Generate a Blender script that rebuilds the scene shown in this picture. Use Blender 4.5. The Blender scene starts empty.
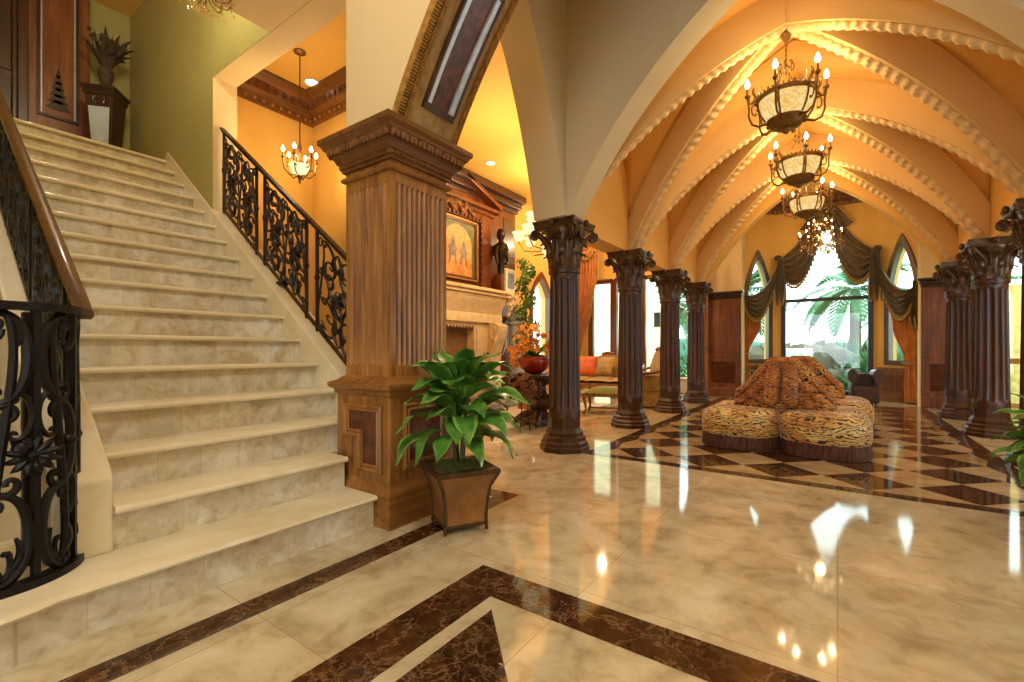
import bpy, math, random
from math import sin, cos, pi, sqrt, radians, atan2
from mathutils import Vector, Matrix
random.seed(7)
SC = bpy.context.scene
COL = SC.collection
# ------------------------------------------------------------------ mesh building helpers
class MB:
    def __init__(s):
        s.v = []; s.f = []; s.m = []
    def face(s, idx, m=0):
        s.f.append(tuple(idx)); s.m.append(m)
    def poly(s, pts, m=0):
        b = len(s.v); s.v += [tuple(p) for p in pts]; s.face(range(b, b+len(pts)), m)
    def box(s, a, c, m=0):
        x0, y0, z0 = a; x1, y1, z1 = c; b = len(s.v)
        s.v += [(x0,y0,z0),(x1,y0,z0),(x1,y1,z0),(x0,y1,z0),(x0,y0,z1),(x1,y0,z1),(x1,y1,z1),(x0,y1,z1)]
        for q in ((0,3,2,1),(4,5,6,7),(0,1,5,4),(1,2,6,5),(2,3,7,6),(3,0,4,7)): s.face([b+i for i in q], m)
    def loft(s, rings, m=0, closed=True, cap=True, loop=False):
        b = len(s.v); n = len(rings[0])
        for r in rings: s.v += [tuple(p) for p in r]
        k = len(rings)
        for i in range(k if loop else k-1):
            i2 = (i+1) % k
            for j in range(n if closed else n-1):
                j2 = (j+1) % n
                s.face((b+i*n+j, b+i*n+j2, b+i2*n+j2, b+i2*n+j), m)
        if cap and closed and not loop:
            s.face([b+j for j in range(n)][::-1], m); s.face([b+(k-1)*n+j for j in range(n)], m)
    def tube(s, path, r, n=6, m=0, closed=False, twist=None, cap=True):
        P = [Vector(p) for p in path]; k = len(P); rings = []
        up = None
        for i in range(k):
            a = P[i-1] if (i > 0 or closed) else P[0]
            c = P[(i+1) % k] if (i < k-1 or closed) else P[-1]
            t = (c-a)
            if t.length < 1e-9: t = Vector((0,0,1))
            t.normalize()
            if up is None:
                up = Vector((0,0,1)) if abs(t.z) < .9 else Vector((1,0,0))
            up = up - t*up.dot(t)
            if up.length < 1e-6: up = t.orthogonal()
            up.normalize(); sd = t.cross(up)
            rr = r[i] if isinstance(r, (list, tuple)) else r
            ring = []
            for j in range(n):
                th = 2*pi*j/n
                q = rr*(1+twist[0]*cos(twist[1]*th-twist[2]*i)) if twist else rr
                ring.append(P[i]+up*(cos(th)*q)+sd*(sin(th)*q))
            rings.append(ring)
        s.loft(rings, m, cap=cap, loop=closed)
    def lathe(s, prof, n=24, c=(0,0,0), m=0, fn=None, cap=True):
        rings = []
        for r, z in prof:
            rings.append([(c[0]+cos(2*pi*j/n)*(fn(r,z,j,n) if fn else r), c[1]+sin(2*pi*j/n)*(fn(r,z,j,n) if fn else r), c[2]+z) for j in range(n)])
        s.loft(rings, m, cap=cap)
    def sq(s, prof, c=(0,0,0), ax=1, ay=1, m=0):
        # square lathe: prof of (half size offset, z) around a rectangle ax, ay
        rings = [[(c[0]+(ax+o)*i, c[1]+(ay+o)*j, c[2]+z) for i, j in ((-1,-1),(1,-1),(1,1),(-1,1))] for o, z in prof]
        s.loft(rings, m)
    def ball(s, c, r, n=10, m=0, sc=(1,1,1)):
        k = max(4, n//2); pr = []
        rings = []
        for i in range(k+1):
            a = -pi/2+pi*i/k; rr = max(cos(a), .02)*r
            rings.append([(c[0]+sc[0]*rr*cos(2*pi*j/n), c[1]+sc[1]*rr*sin(2*pi*j/n), c[2]+sc[2]*r*sin(a)) for j in range(n)])
        s.loft(rings, m)
    def prism(s, pts, ext, m=0):
        e = Vector(ext); A = [Vector(p) for p in pts]; s.loft([A, [p+e for p in A]], m)
    def grid(s, fn, nu, nv, m=0):
        b = len(s.v)
        for i in range(nu+1):
            for j in range(nv+1): s.v.append(tuple(fn(i/nu, j/nv)))
        for i in range(nu):
            for j in range(nv):
                a = b+i*(nv+1)+j; s.face((a, a+1, a+nv+2, a+nv+1), m)
    def xf(s, M, start=0):
        for i in range(start, len(s.v)): s.v[i] = tuple(M @ Vector(s.v[i]))
        return s
    def add(s, o, M=None, dm=0):
        b = len(s.v)
        s.v += [tuple(M @ Vector(p)) for p in o.v] if M else list(o.v)
        s.f += [tuple(b+i for i in f) for f in o.f]; s.m += [k+dm for k in o.m]
    def build(s, name, mats, parent=None, loc=(0,0,0), rz=0, smooth=40, solid=0, bevel=0):
        me = bpy.data.meshes.new(name); me.from_pydata(s.v, [], s.f)
        for mt in (mats if isinstance(mats, (list, tuple)) else [mats]): me.materials.append(mt)
        me.polygons.foreach_set('material_index', s.m)
        if smooth:
            me.polygons.foreach_set('use_smooth', [True]*len(s.f)); me.set_sharp_from_angle(angle=radians(smooth))
        me.validate(); me.update()
        o = bpy.data.objects.new(name, me); COL.objects.link(o)
        o.location = loc; o.rotation_euler = (0,0,rz)
        if parent: o.parent = parent
        if solid:
            md = o.modifiers.new('s', 'SOLIDIFY'); md.thickness = solid
        if bevel:
            md = o.modifiers.new('b', 'BEVEL'); md.width = bevel; md.segments = 2; md.limit_method = 'ANGLE'
        return o
def tag(o, label, cat, group=None, kind=None):
    if label: o['label'] = label
    if cat: o['category'] = cat
    if group: o['group'] = group
    if kind: o['kind'] = kind
    return o
def thing(name, label, cat, loc=(0,0,0), rz=0, group=None):
    o = bpy.data.objects.new(name, None); COL.objects.link(o); o.empty_display_size = .1
    o.location = loc; o.rotation_euler = (0,0,rz)
    return tag(o, label, cat, group)
def struct(o):
    o['kind'] = 'structure'; return o
def dup(root, loc, rz=None, label=None):
    r = root.copy(); COL.objects.link(r); r.location = loc
    if rz is not None: r.rotation_euler = (0,0,rz)
    if label: r['label'] = label
    def rec(a, b):
        for ch in list(a.children):
            c = ch.copy(); COL.objects.link(c); c.parent = b; rec(ch, c)
    rec(root, r)
    return r
# ------------------------------------------------------------------ materials
def lin(h):
    c = [int(h[i:i+2], 16)/255 for i in (0,2,4)]
    return tuple(((x+.055)/1.055)**2.4 if x > .04045 else x/12.92 for x in c)+(1,)
class NT:
    def __init__(s, name):
        s.mat = bpy.data.materials.new(name); s.mat.use_nodes = True; s.t = s.mat.node_tree; s.t.nodes.clear()
        s.out = s.n('ShaderNodeOutputMaterial')
    def n(s, typ, **kw):
        x = s.t.nodes.new(typ)
        for k, v in kw.items():
            if k in x.inputs: s.set(x, k, v)
            else: setattr(x, k, v)
        return x
    def set(s, x, k, v):
        if isinstance(v, bpy.types.NodeSocket): s.t.links.new(v, x.inputs[k])
        else: x.inputs[k].default_value = v
    def ramp(s, fac, stops, interp='LINEAR'):
        r = s.n('ShaderNodeValToRGB'); cr = r.color_ramp; cr.interpolation = interp
        while len(cr.elements) < len(stops): cr.elements.new(.5)
        for e, (p, c) in zip(cr.elements, stops):
            e.position = p; e.color = lin(c) if isinstance(c, str) else c
        s.t.links.new(fac, r.inputs[0]); return r.outputs[0]
    def coord(s, scale=(1,1,1), world=False, rot=(0,0,0)):
        if world: c = s.n('ShaderNodeNewGeometry').outputs['Position']
        else: c = s.n('ShaderNodeTexCoord').outputs['Object']
        mp = s.n('ShaderNodeMapping', Scale=scale, Rotation=rot); s.t.links.new(c, mp.inputs['Vector']); return mp.outputs[0]
    def noise(s, vec, scale, detail=4, rough=.55, dist=0):
        x = s.n('ShaderNodeTexNoise', Scale=scale, Detail=detail, Roughness=rough, Distortion=dist); s.t.links.new(vec, x.inputs['Vector']); return x.outputs[0]
    def mix(s, fac, a, b, mode='MIX'):
        x = s.n('ShaderNodeMix', data_type='RGBA', blend_type=mode)
        for k, v in ((0, fac), (6, a), (7, b)):
            if isinstance(v, bpy.types.NodeSocket): s.t.links.new(v, x.inputs[k])
            else: x.inputs[k].default_value = v
        return x.outputs[2]
    def bsdf(s, color, rough=.5, metal=0, bump=None, bumpd=.01, spec=.5, coat=0, emit=None, es=0, sheen=0, trans=0):
        p = s.n('ShaderNodeBsdfPrincipled'); s.set(p, 'Base Color', color); s.set(p, 'Roughness', rough)
        p.inputs['Metallic'].default_value = metal; p.inputs['Specular IOR Level'].default_value = spec
        p.inputs['Coat Weight'].default_value = coat; p.inputs['Coat Roughness'].default_value = .08
        p.inputs['Sheen Weight'].default_value = sheen
        p.inputs['Transmission Weight'].default_value = trans
        if emit is not None:
            s.set(p, 'Emission Color', emit); p.inputs['Emission Strength'].default_value = es
        if bump is not None:
            b = s.n('ShaderNodeBump', Strength=.6, Distance=bumpd); s.t.links.new(bump, b.inputs['Height']); s.t.links.new(b.outputs[0], p.inputs['Normal'])
        s.t.links.new(p.outputs[0], s.out.inputs[0]); return s.mat
def m_plain(name, c, rough=.5, metal=0, var=.12, nscale=6, bump=0, **kw):
    t = NT(name); co = t.coord(); f = t.noise(co, nscale, 5)
    a = lin(c); d = tuple(x*(1-var) for x in a[:3])+(1,); l = tuple(min(1, x*(1+var)) for x in a[:3])+(1,)
    return t.bsdf(t.ramp(f, [(.3, d), (.7, l)]), rough, metal, bump=f if bump else None, bumpd=bump, **kw)
def m_wood(name, c1, c2, c3, rough=.32, axis=2, scale=1.0, coat=.3):
    t = NT(name); sc = [16*scale]*3; sc[axis] = 1.2*scale
    co = t.coord(tuple(sc)); f = t.noise(co, 1.0, 6, .6, .6)
    sc2 = [60*scale]*3; sc2[axis] = 2.0*scale
    g = t.noise(t.coord(tuple(sc2)), 1.0, 3)
    f2 = t.noise(t.coord((1.7,1.7,.9)), 1.6, 3)
    base = t.ramp(f, [(.3, c1), (.5, c2), (.72, c3)])
    base = t.mix(.22, base, t.ramp(g, [(.35, c1), (.65, c3)]))
    base = t.mix(t.ramp(f2, [(.35, (0,0,0,1)), (.7, (.5,.5,.5,1))]), base, lin(c1))
    return t.bsdf(base, rough, coat=coat, bump=g, bumpd=.002)
def m_marble(name, cols, rough=.08, scale=1.0, tile=None, vein=None, world=True, joint='8f7a58'):
    t = NT(name); co = t.coord(world=world)
    f = t.noise(co, 1.3*scale, 8, .62, 1.2); f2 = t.noise(co, 6*scale, 6, .6, .6)
    c = t.ramp(f, [(.28, cols[0]), (.45, cols[1]), (.6, cols[2]), (.75, cols[3])])
    c = t.mix(.35, c, t.ramp(f2, [(.3, cols[0]), (.5, cols[2]), (.72, cols[3])]))
    if vein:
        g1 = t.noise(co, 3.6*scale, 6, .65, .4); g2 = t.noise(co, 1.7*scale, 7, .65, .4)
        k1 = t.ramp(g1, [(.485, (0,0,0,1)), (.5, (.45,.45,.45,1)), (.515, (0,0,0,1))]); k2 = t.ramp(g2, [(.485, (0,0,0,1)), (.5, (.7,.7,.7,1)), (.515, (0,0,0,1))])
        c = t.mix(k1, c, lin(vein)); c = t.mix(k2, c, lin(vein))
    if tile:
        br = t.n('ShaderNodeTexBrick', offset=0.0, Scale=1.0)
        br.inputs['Color1'].default_value = (1,1,1,1); br.inputs['Color2'].default_value = (.8,.8,.8,1); br.inputs['Mortar'].default_value = (0,0,0,1)
        br.inputs['Mortar Size'].default_value = tile[2]; br.inputs['Brick Width'].default_value = tile[0]; br.inputs['Row Height'].default_value = tile[1]
        br.inputs['Mortar Smooth'].default_value = 0
        vec = t.coord(world=world, rot=tile[3] if len(tile) > 3 else (0,0,0))
        t.t.links.new(vec, br.inputs['Vector'])
        c = t.mix(.55, c, br.outputs['Color'], 'MULTIPLY')
        c = t.mix(br.outputs['Fac'], c, lin(joint))
    return t.bsdf(c, rough)
def m_emit(name, c, s):
    t = NT(name); e = t.n('ShaderNodeEmission', Color=lin(c), Strength=s); t.t.links.new(e.outputs[0], t.out.inputs[0]); return t.mat
def m_glass(name, tint='ffffff', k=.08):
    t = NT(name); a = t.n('ShaderNodeBsdfTransparent', Color=lin(tint)); g = t.n('ShaderNodeBsdfGlossy', Roughness=.02)
    x = t.n('ShaderNodeMixShader', Fac=k); t.t.links.new(a.outputs[0], x.inputs[1]); t.t.links.new(g.outputs[0], x.inputs[2]); t.t.links.new(x.outputs[0], t.out.inputs[0]); return t.mat
def m_leaf(name, c1, c2, rough=.35):
    t = NT(name); co = t.coord((1,1,1)); f = t.noise(co, 9, 4)
    c = t.ramp(f, [(.32, c1), (.68, c2)])
    return t.bsdf(c, rough, coat=.15)
M = {}
M['paint'] = m_plain('cream_paint', 'e3c994', .75, var=.05, nscale=1.2)
M['paint_pale'] = m_plain('pale_cream_paint', 'dcc28e', .75, var=.04, nscale=1.2)
M['paint_cool_lit'] = m_plain('cream_paint_cool_lit', 'd6c6a2', .75, var=.04, nscale=1.2)  # same cream wall paint, cooler light of the crossing put into the colour
M['paint_green'] = m_plain('sage_cream_paint', 'a39a58', .75, var=.08, nscale=.9)
M['vault'] = m_plain('vault_paint', 'e2b05a', .7, var=.05, nscale=1.0)
M['rib'] = m_plain('rib_paint', 'dbb676', .65, var=.05, nscale=1.5)
M['rope'] = m_plain('rope_plaster', 'dfbb80', .6, var=.08, nscale=30)
M['orange'] = m_plain('amber_paint', 'e6b65c', .7, var=.06, nscale=1.0)
M['cream_marble'] = m_marble('cream_marble_floor', ['85704e','bdaa82','d7c8a4','eae0c6'], .06, 1.1, tile=(.95,.95,.002), joint='ab8f62')
M['stair_riser'] = m_marble('riser_marble', ['ac8c62','c8b994','e2dbc2','f3f0e4'], .12, 2.6, tile=(.45,.2,.001,(0,0,0)), joint='b9a888', world=False)
M['stair_tread'] = m_marble('tread_marble', ['cdbb92','d9caa4','e2d6b4','eae0c6'], .1, .8)
M['brown_marble'] = m_marble('emperador_marble', ['170d07','2f1b0d','4a2c17','694526'], .06, 2.4, vein='8d6d4c')
M['mid_marble'] = m_marble('tan_marble', ['8d7349','a98f62','bfa67a','d0bc93'], .08, 1.5)
M['pillar_wood'] = m_wood('honey_oak', '4e2a0e', '98622a', 'c48d42', .42, coat=.06)
M['arch_wood'] = m_wood('gold_oak', '836232', 'b8935a', 'ccaa70', .42, coat=.05)
M['cornice_wood'] = m_wood('dark_oak_cornice', '4f2d12', '74461c', '8f5d28', .42, axis=1, coat=.06)
M['pillar_wood_x'] = m_wood('honey_oak_crosswise', '54300f', '8f5c26', 'b57d38', .42, axis=1, coat=.06)
M['burl'] = m_marble('burl_veneer', ['2a140a','46220f','633216','7d4520'], .2, 3.5, world=False)
M['mahogany'] = m_wood('red_mahogany', '3a1508', '67300f', '87461c', .32)
M['walnut'] = m_wood('dark_walnut', '241109', '3c1e0f', '54301a', .3)
M['panel_wood'] = m_wood('cherry_panel', '552c11', '82491f', 'a2652f', .34)
M['door_wood'] = m_wood('dark_door', '1c1009', '2f1c10', '45301d', .3)
M['carved'] = m_plain('carved_dark_wood', '5a3218', .4, var=.4, nscale=25, bump=.006)
M['bronze'] = m_wood('bronzed_column', '220f04', '41220b', '5d3411', .4, coat=.05)
M['capital'] = m_plain('dark_bronze_capital', '4c3317', .38, var=.8, nscale=16, metal=.2, coat=.05)
M['iron'] = m_plain('wrought_iron', '120d0a', .42, metal=.5, var=.3, nscale=30)
M['iron_gold'] = m_plain('rubbed_bronze_iron', '2a1a0e', .4, metal=.6, var=.5, nscale=18)
M['handrail'] = m_wood('handrail_wood', '2c1608', '4a2a10', '63401c', .35, axis=0)
M['gold'] = m_plain('antique_gold', 'a87c38', .4, metal=.35, var=.35, nscale=25)
M['silver'] = m_plain('silver_leaf', 'c3ccd4', .25, metal=.45, var=.2, nscale=15)
M['brass'] = m_plain('aged_brass', '7d5a26', .4, metal=.5, var=.35, nscale=20)
M['stone'] = m_plain('carved_limestone', 'd3b98c', .6, var=.14, nscale=8, bump=.004)
M['grey_stone'] = m_marble('grey_marble', ['6d7278','8f959a','aab0b3','c6cac9'], .2, 3, world=False)
M['bulb'] = m_emit('bulb_glow', 'ffdf9e', 22)

t = NT('alabaster_glow'); co = t.coord(); f = t.noise(co, 5, 6, .6, 2.5)
e = t.n('ShaderNodeEmission', Color=t.ramp(f, [(.42, 'ffd98c'), (.5, 'edb556'), (.56, 'ffe09c')]), Strength=1.0); t.t.links.new(e.outputs[0], t.out.inputs[0]); M['alab'] = t.mat
M['shade_glow'] = m_emit('cream_shade_glow', 'ffe3a6', 1.5)
M['can_light'] = m_emit('recessed_lamp_glow', 'fff0cf', 7)
M['crystal'] = m_glass('crystal_drops', 'fff4e0', .45)
M['glass'] = m_glass('window_glass', 'f4fffc', .05)
M['frame_grey'] = m_plain('dark_window_frame', '2b2a2e', .4, var=.15)
M['frame_wood'] = m_wood('red_brown_frame', '4a2010', '6e3418', '874623', .3)
M['lancet_wood'] = m_wood('lancet_frame_wood', '3d2a1c', '5d4530', '786049', .35)
M['curtain'] = m_plain('amber_velvet', 'b56d2a', .75, var=.35, nscale=7, sheen=.5)
M['bay_curtain'] = m_plain('orange_velvet', 'd6883a', .75, var=.22, nscale=7, sheen=.4)
M['swag'] = m_plain('olive_brown_damask', '5c4728', .6, var=.55, nscale=14, sheen=.3)
M['swag_trim'] = m_plain('gold_bullion_trim', '9a7a40', .55, var=.4, nscale=40)
M['fringe'] = None
t = NT('bullion_fringe'); w = t.noise(t.coord((1,1,.05)), 90, 2)
M['fringe'] = t.bsdf(t.ramp(w, [(.35, '33180e'), (.65, '6b3d26')]), .8, bump=w, bumpd=.006)
for nm_, cols_, lo_ in (('tiger', ['dfa044','bd7626','96521a'], .36), ('tiger_pale', ['e8cf86','d9ab58','be7f36'], .33)):
    t = NT(nm_+'_velvet'); co = t.coord((1.0,1.0,1.5))
    n1 = t.noise(co, 3.5, 3); d = t.mix(.09, co, t.n('ShaderNodeTexNoise', Scale=5.0, Detail=3).outputs[1], 'LINEAR_LIGHT')
    w = t.n('ShaderNodeTexWave', wave_type='BANDS', bands_direction='Z', Scale=8.0, Distortion=10.0, Detail=2.0); w.inputs['Detail Scale'].default_value = 1.1
    t.t.links.new(d, w.inputs['Vector'])
    basec = t.ramp(n1, [(.34, cols_[0]), (.5, cols_[1]), (.68, cols_[2])]); k = t.ramp(w.outputs[1], [(lo_-.12, (1,1,1,1)), (lo_+.1, (0,0,0,1))])
    M[nm_] = t.bsdf(t.mix(k, basec, lin('30160b')), .6, sheen=.15, bump=t.noise(co, 70, 3), bumpd=.004)
M['leather'] = m_plain('dark_leather', '4a2a16', .4, var=.3, nscale=8, coat=.2)
M['leaf'] = m_leaf('deep_green_leaf', '2b5a20', '5f9436')
M['leaf_edge'] = m_leaf('light_leaf_edge', '568a34', '90b355')
M['fern'] = m_leaf('fern_green', '1f5a25', '4d8f45', .5)
M['ivy'] = m_leaf('ivy_green', '274a12', '6f9a2b', .5)
M['palm'] = m_leaf('palm_green', '24583a', '528e5c', .5)
M['shrub'] = m_leaf('shrub_green', '1b5030', '46824a', .6)
M['moss'] = m_plain('moss', '4f5a1c', .95, var=.5, nscale=40, bump=.02)
M['pot'] = m_plain('bronzed_pot', '8f6232', .4, metal=.12, var=.45, nscale=5)
M['pot_rim'] = m_plain('dark_bronze_rim', '4d3822', .42, metal=.3, var=.4, nscale=40)
M['stem'] = m_plain('green_stem', '4a5a24', .6)
M['bark'] = m_plain('palm_bark', '6b5a48', .9, var=.35, nscale=25, bump=.02)
M['rock'] = m_plain('pale_rock', '6a6154', .85, var=.3, nscale=3, bump=.05)
M['water'] = m_plain('falling_water', 'cfe0e8', .15, var=.2, nscale=20)
M['grass'] = m_plain('lawn', '5f8f4a', .95, var=.3, nscale=3)
M['hill'] = m_plain('far_trees', '3d6a58', .95, var=.3, nscale=.6)
M['ext_wall'] = m_plain('pale_stucco', 'efe4c2', .9, var=.05)
M['ext_brick'] = m_plain('yellow_brick', 'c7a765', .9, var=.3, nscale=9)
M['dried'] = m_plain('dried_foliage', '4a3a20', .8, var=.5, nscale=20)
M['mirror'] = m_plain('silvered_panel', 'b9ccd4', .3, metal=.15, var=.2, nscale=4)
M['orange_flower'] = m_plain('orange_petals', 'f5a238', .6, var=.3, nscale=20)
M['brown_flower'] = m_plain('bronze_petals', '6a3a14', .6, var=.5, nscale=20)
M['red_bowl'] = m_plain('red_glass_bowl', '8a1f10', .12, var=.3, nscale=5, coat=.5)
M['gold_fabric'] = m_plain('gold_damask', 'a9853f', .6, var=.35, nscale=16, sheen=.3)
M['green_fabric'] = m_plain('moss_velvet', '7c8128', .65, var=.2, nscale=9, sheen=.4)
M['orange_fabric'] = m_plain('orange_silk', 'd4642a', .55, var=.2, nscale=10)
M['gilt_wood'] = m_wood('gilt_carved_wood', '5a3312', '8b5a24', 'b98443', .35)
M['rug'] = m_marble('pale_rug', ['a99f90','cfc8ba','ded9cc','eeeae0'], .9, 3)
M['bust'] = m_plain('bronze_bust', '2e2216', .35, metal=.6, var=.4, nscale=15)
M['white_frame'] = m_plain('white_frame', 'cfc9bb', .5)
M['photo'] = m_plain('photo_print', '6f7d8a', .4, var=.6, nscale=30)
M['fire_dark'] = m_plain('firebrick', '7a5a36', .9, var=.3, nscale=12)
# painting: a soft arched picture of its own pigments
t = NT('painted_canvas'); co = t.coord(); f = t.noise(co, 4, 5, .6, 1.0)
M['canvas_bg'] = t.bsdf(t.ramp(f, [(.35, '3d4a1e'), (.6, '6e6a2c')]), .5)
t = NT('painted_arch'); co = t.coord(); f = t.noise(co, 5, 5, .6, 1.5)
M['canvas_arch'] = t.bsdf(t.ramp(f, [(.3, '8d7f6b'), (.5, 'd38a3a'), (.7, 'e7b46a')]), .5)
M['canvas_fig'] = m_plain('painted_figures', '74695f', .5, var=.5, nscale=9)
# ------------------------------------------------------------------ arches, walls, vault
XC = -.43
def f0(d): return -2.098+sqrt(max(0, 19.98-(min(abs(d),1.85)+2.098)**2))
def az(d, half, rise): return f0(d/half*1.85)/1.849*rise
def arcpts(half, rise, n):
    raw = [(half*(1-k/400), az(half*(1-k/400), half, rise)) for k in range(401)]
    L = [0]
    for a, b in zip(raw, raw[1:]): L.append(L[-1]+math.hypot(b[0]-a[0], b[1]-a[1]))
    out = []; j = 0
    for k in range(n+1):
        s = L[-1]*k/n
        while j < 399 and L[j+1] < s: j += 1
        w = (s-L[j])/(L[j+1]-L[j]); out.append((raw[j][0]+(raw[j+1][0]-raw[j][0])*w, raw[j][1]+(raw[j+1][1]-raw[j][1])*w))
    return out
def archwall(mb, O, U, N, lo, hi, zb, zt, c=None, half=0, zs=0, rise=0, sill=None, m=0, mi=None, n=40):
    O = Vector(O); U = Vector(U); N = Vector(N)
    def col(u0, u1, b0, b1, t0, t1):
        A = [O+U*u0+Vector((0,0,b0)), O+U*u1+Vector((0,0,b1)), O+U*u1+Vector((0,0,t1)), O+U*u0+Vector((0,0,t0))]
        mb.prism(A, N, m)
    if c is None:
        col(lo, hi, zb, zb, zt, zt); return
    col(lo, c-half, zb, zb, zt, zt); col(c+half, hi, zb, zb, zt, zt)
    for k in range(n):
        u0 = c-half+2*half*k/n; u1 = c-half+2*half*(k+1)/n
        col(u0, u1, zs+az(u0-c, half, rise), zs+az(u1-c, half, rise), zt, zt)
    if sill is not None: col(c-half, c+half, zb, zb, sill, sill)
def sweep(mb, c, half, rise, zs, y0, y1, n0, n1, s0=0, s1=1, side=-1, n=40, m=0, bump=None):
    pts = arcpts(half, rise, 200); rings = []
    for k in range(n+1):
        i = (s0+(s1-s0)*k/n)*200; i0 = min(int(i), 199); w = i-i0
        d = pts[i0][0]*(1-w)+pts[i0+1][0]*w; z = pts[i0][1]*(1-w)+pts[i0+1][1]*w
        tx = pts[i0][0]-pts[i0+1][0]; tz = pts[i0+1][1]-pts[i0][1]; l = math.hypot(tx, tz); nx, nz = tz/l, -tx/l
        b = bump(k) if bump else 0
        rings.append([(c+side*(d-nx*q)*1.0, y, zs+z+nz*q) for y, q in ((y0,n0),(y1,n0),(y1,n1+b),(y0,n1+b))])
    mb.loft(rings, m)
    return rings
# floor -----------------------------------------------------------
fl = MB(); fl.box((-9.2,-3.2,-.12), (4.2,13.4,0))
Z = .0011
def quad(x0, y0, x1, y1, m=1, z=Z): fl.poly([(x0,y0,z),(x1,y0,z),(x1,y1,z),(x0,y1,z)], m)
quad(-2.11,-3.0,-1.97,2.74); fl.poly([(-2.6,2.74,Z),(-1.97,2.74,Z),(-1.97,2.88,Z),(-2.6,2.88,Z)], 1)
for s in (-1, 1):
    a, b = (-1.48, -1.265) if s < 0 else (.405, .62)
    quad(a, -.9, b, 1.835)
quad(-1.265,1.62,.405,1.835); quad(-1.265,-.9,.405,-.685)
for sx in (-1, 1):
    for sy in (-1, 1):
        cx, cy = XC, .475; e = 1.065
        X_ = lambda q: cx+sx*q*.72
        Y_ = lambda q: cy+sy*q
        fl.poly([(X_(e),Y_(e),Z),(X_(e),Y_(.35),Z),(X_(.64),Y_(.76),Z)][::sx*sy], 1)
        fl.poly([(cx,Y_(1.07),Z),(X_(.42),Y_(.78),Z),(cx,Y_(.4),Z)][::-sx*sy], 1)
quad(-2.215,4.42,1.355,4.56); quad(-2.215,4.56,-2.075,11.7); quad(1.215,4.56,1.355,11.7)
quad(-2.075,4.56,1.215,11.7,2,.0006)
for i in range(-2, 3):
    for j in range(0, 11):
        x, y = XC+.63*i, 4.875+.63*j; r = .31
        fl.poly([(x-r,y,Z),(x,y-r,Z),(x+r,y,Z),(x,y+r,Z)], 1)
for j in range(0, 11):
    y = 4.875+.63*j
    for s in (-1, 1):
        x = XC+s*1.575; 
        fl.poly([(x,y,Z),(x+s*.0,y-.0,Z),(x+s*.07,y-.31,Z),(x+s*.07,y+.31,Z)][::s], 1)
struct(fl.build('floor', [M['cream_marble'], M['brown_marble'], M['mid_marble']], smooth=0))
# the crossing: pillar wall with timber arch, hall front wall, side arches -------------------
w = MB(); archwall(w, (0,1.92,0), (1,0,0), (0,.5,0), -2.754, 1.9, 2.5, 6.2, XC, 1.84, 2.5, 1.9)
struct(w.build('wall_crossing', M['paint_pale'], smooth=0))
w = MB(); archwall(w, (0,4.22,0), (1,0,0), (0,.33,0), -2.68, 1.85, 2.5, 6.2, XC, 1.85, 2.5, 1.93)
struct(w.build('wall_hall_front', M['paint_cool_lit'], smooth=0))
w = MB(); archwall(w, (-2.3,0,0), (0,1,0), (-.38,0,0), 2.42, 4.22, 2.5, 6.2, 3.32, .88, 2.5, 2.0)
struct(w.build('wall_left_arch', M['paint_cool_lit'], smooth=0))
w = MB(); archwall(w, (1.45,0,0), (0,1,0), (.38,0,0), 2.42, 4.22, 2.5, 6.2, 3.32, .88, 2.5, 2.0)
struct(w.build('wall_right_arch', M['paint_cool_lit'], smooth=0))
w = MB(); archwall(w, (0,10.3,0), (1,0,0), (0,.22,0), -2.8, 1.95, 2.5, 5.2, XC, 1.85, 2.5, 1.85)
struct(w.build('wall_hall_end', M['vault'], smooth=0))
# vault webs
v = MB(); HX, HY = 2.02, .965; ZW, RW = 2.90, 1.88
BAYS = [5.45, 7.38, 9.31]
def zA(q): return ZW+f0(abs(q)*1.85)/1.849*RW
for yb in BAYS:
    for s in (-1, 1):
        v.grid(lambda a, b, s=s, yb=yb: (lambda aa: (XC+HX*aa, yb+s*(abs(aa)+(1.02-abs(aa))*b)*HY*1.02, zA(aa)))(2*a-1), 48, 3)
        v.grid(lambda a, b, s=s, yb=yb: (lambda aa: (XC+s*HX*(abs(aa)+(1-abs(aa))*b), yb+aa*HY*1.02, zA(aa)))(2*a-1), 36, 4)
struct(v.build('ceiling', M['vault'], smooth=50, solid=.02))
# lunette walls above the side openings
for sx, nm in ((-1, 'wall_lunette_left'), (1, 'wall_lunette_right')):
    w = MB()
    for yb in BAYS:
        n = 30
        for k in range(n):
            a0, a1 = -1+2*k/n, -1+2*(k+1)/n
            x = XC+sx*(HX-.012)
            P = [(x,yb+a0*.966,2.5),(x,yb+a1*.966,2.5),(x,yb+a1*.966,zA(a1)+.03),(x,yb+a0*.966,zA(a0)+.03)]
            w.prism(P, (sx*.3,0,0))
    struct(w.build(nm, M['vault'], smooth=0))
# diagonal ribs with rope moulding
k = 0
for yb in BAYS:
    for s in (-1, 1):
        k += 1
        w = MB(); n = 60
        dx, dy = HX, s*HY; L = math.hypot(dx, dy); px, py = -dy/L, dx/L
        rings = []; rope = []
        for i in range(n+1):
            q = -1+2*i/n; x = XC+HX*q*.975; y = yb+s*HY*q*.975
            zb = 2.5+f0(abs(q)*1.85)/1.849*1.9; zt = zb+.46
            h = .085
            rings.append([(x-px*h,y-py*h,zb),(x+px*h,y+py*h,zb),(x+px*h,y+py*h,zt),(x-px*h,y-py*h,zt)])
        w.loft(rings, 0)
        m_ = 520
        for i in range(m_+1):
            q = -1+2*i/m_; rope.append((XC+HX*q*.975, yb+s*HY*q*.975, 2.485+f0(abs(q)*1.85)/1.849*1.9))
        w.tube(rope, .046, 8, 1, twist=(.18, 1, .62))
        struct(w.build('trim_%d' % k, [M['rib'], M['rope']], smooth=45))
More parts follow.
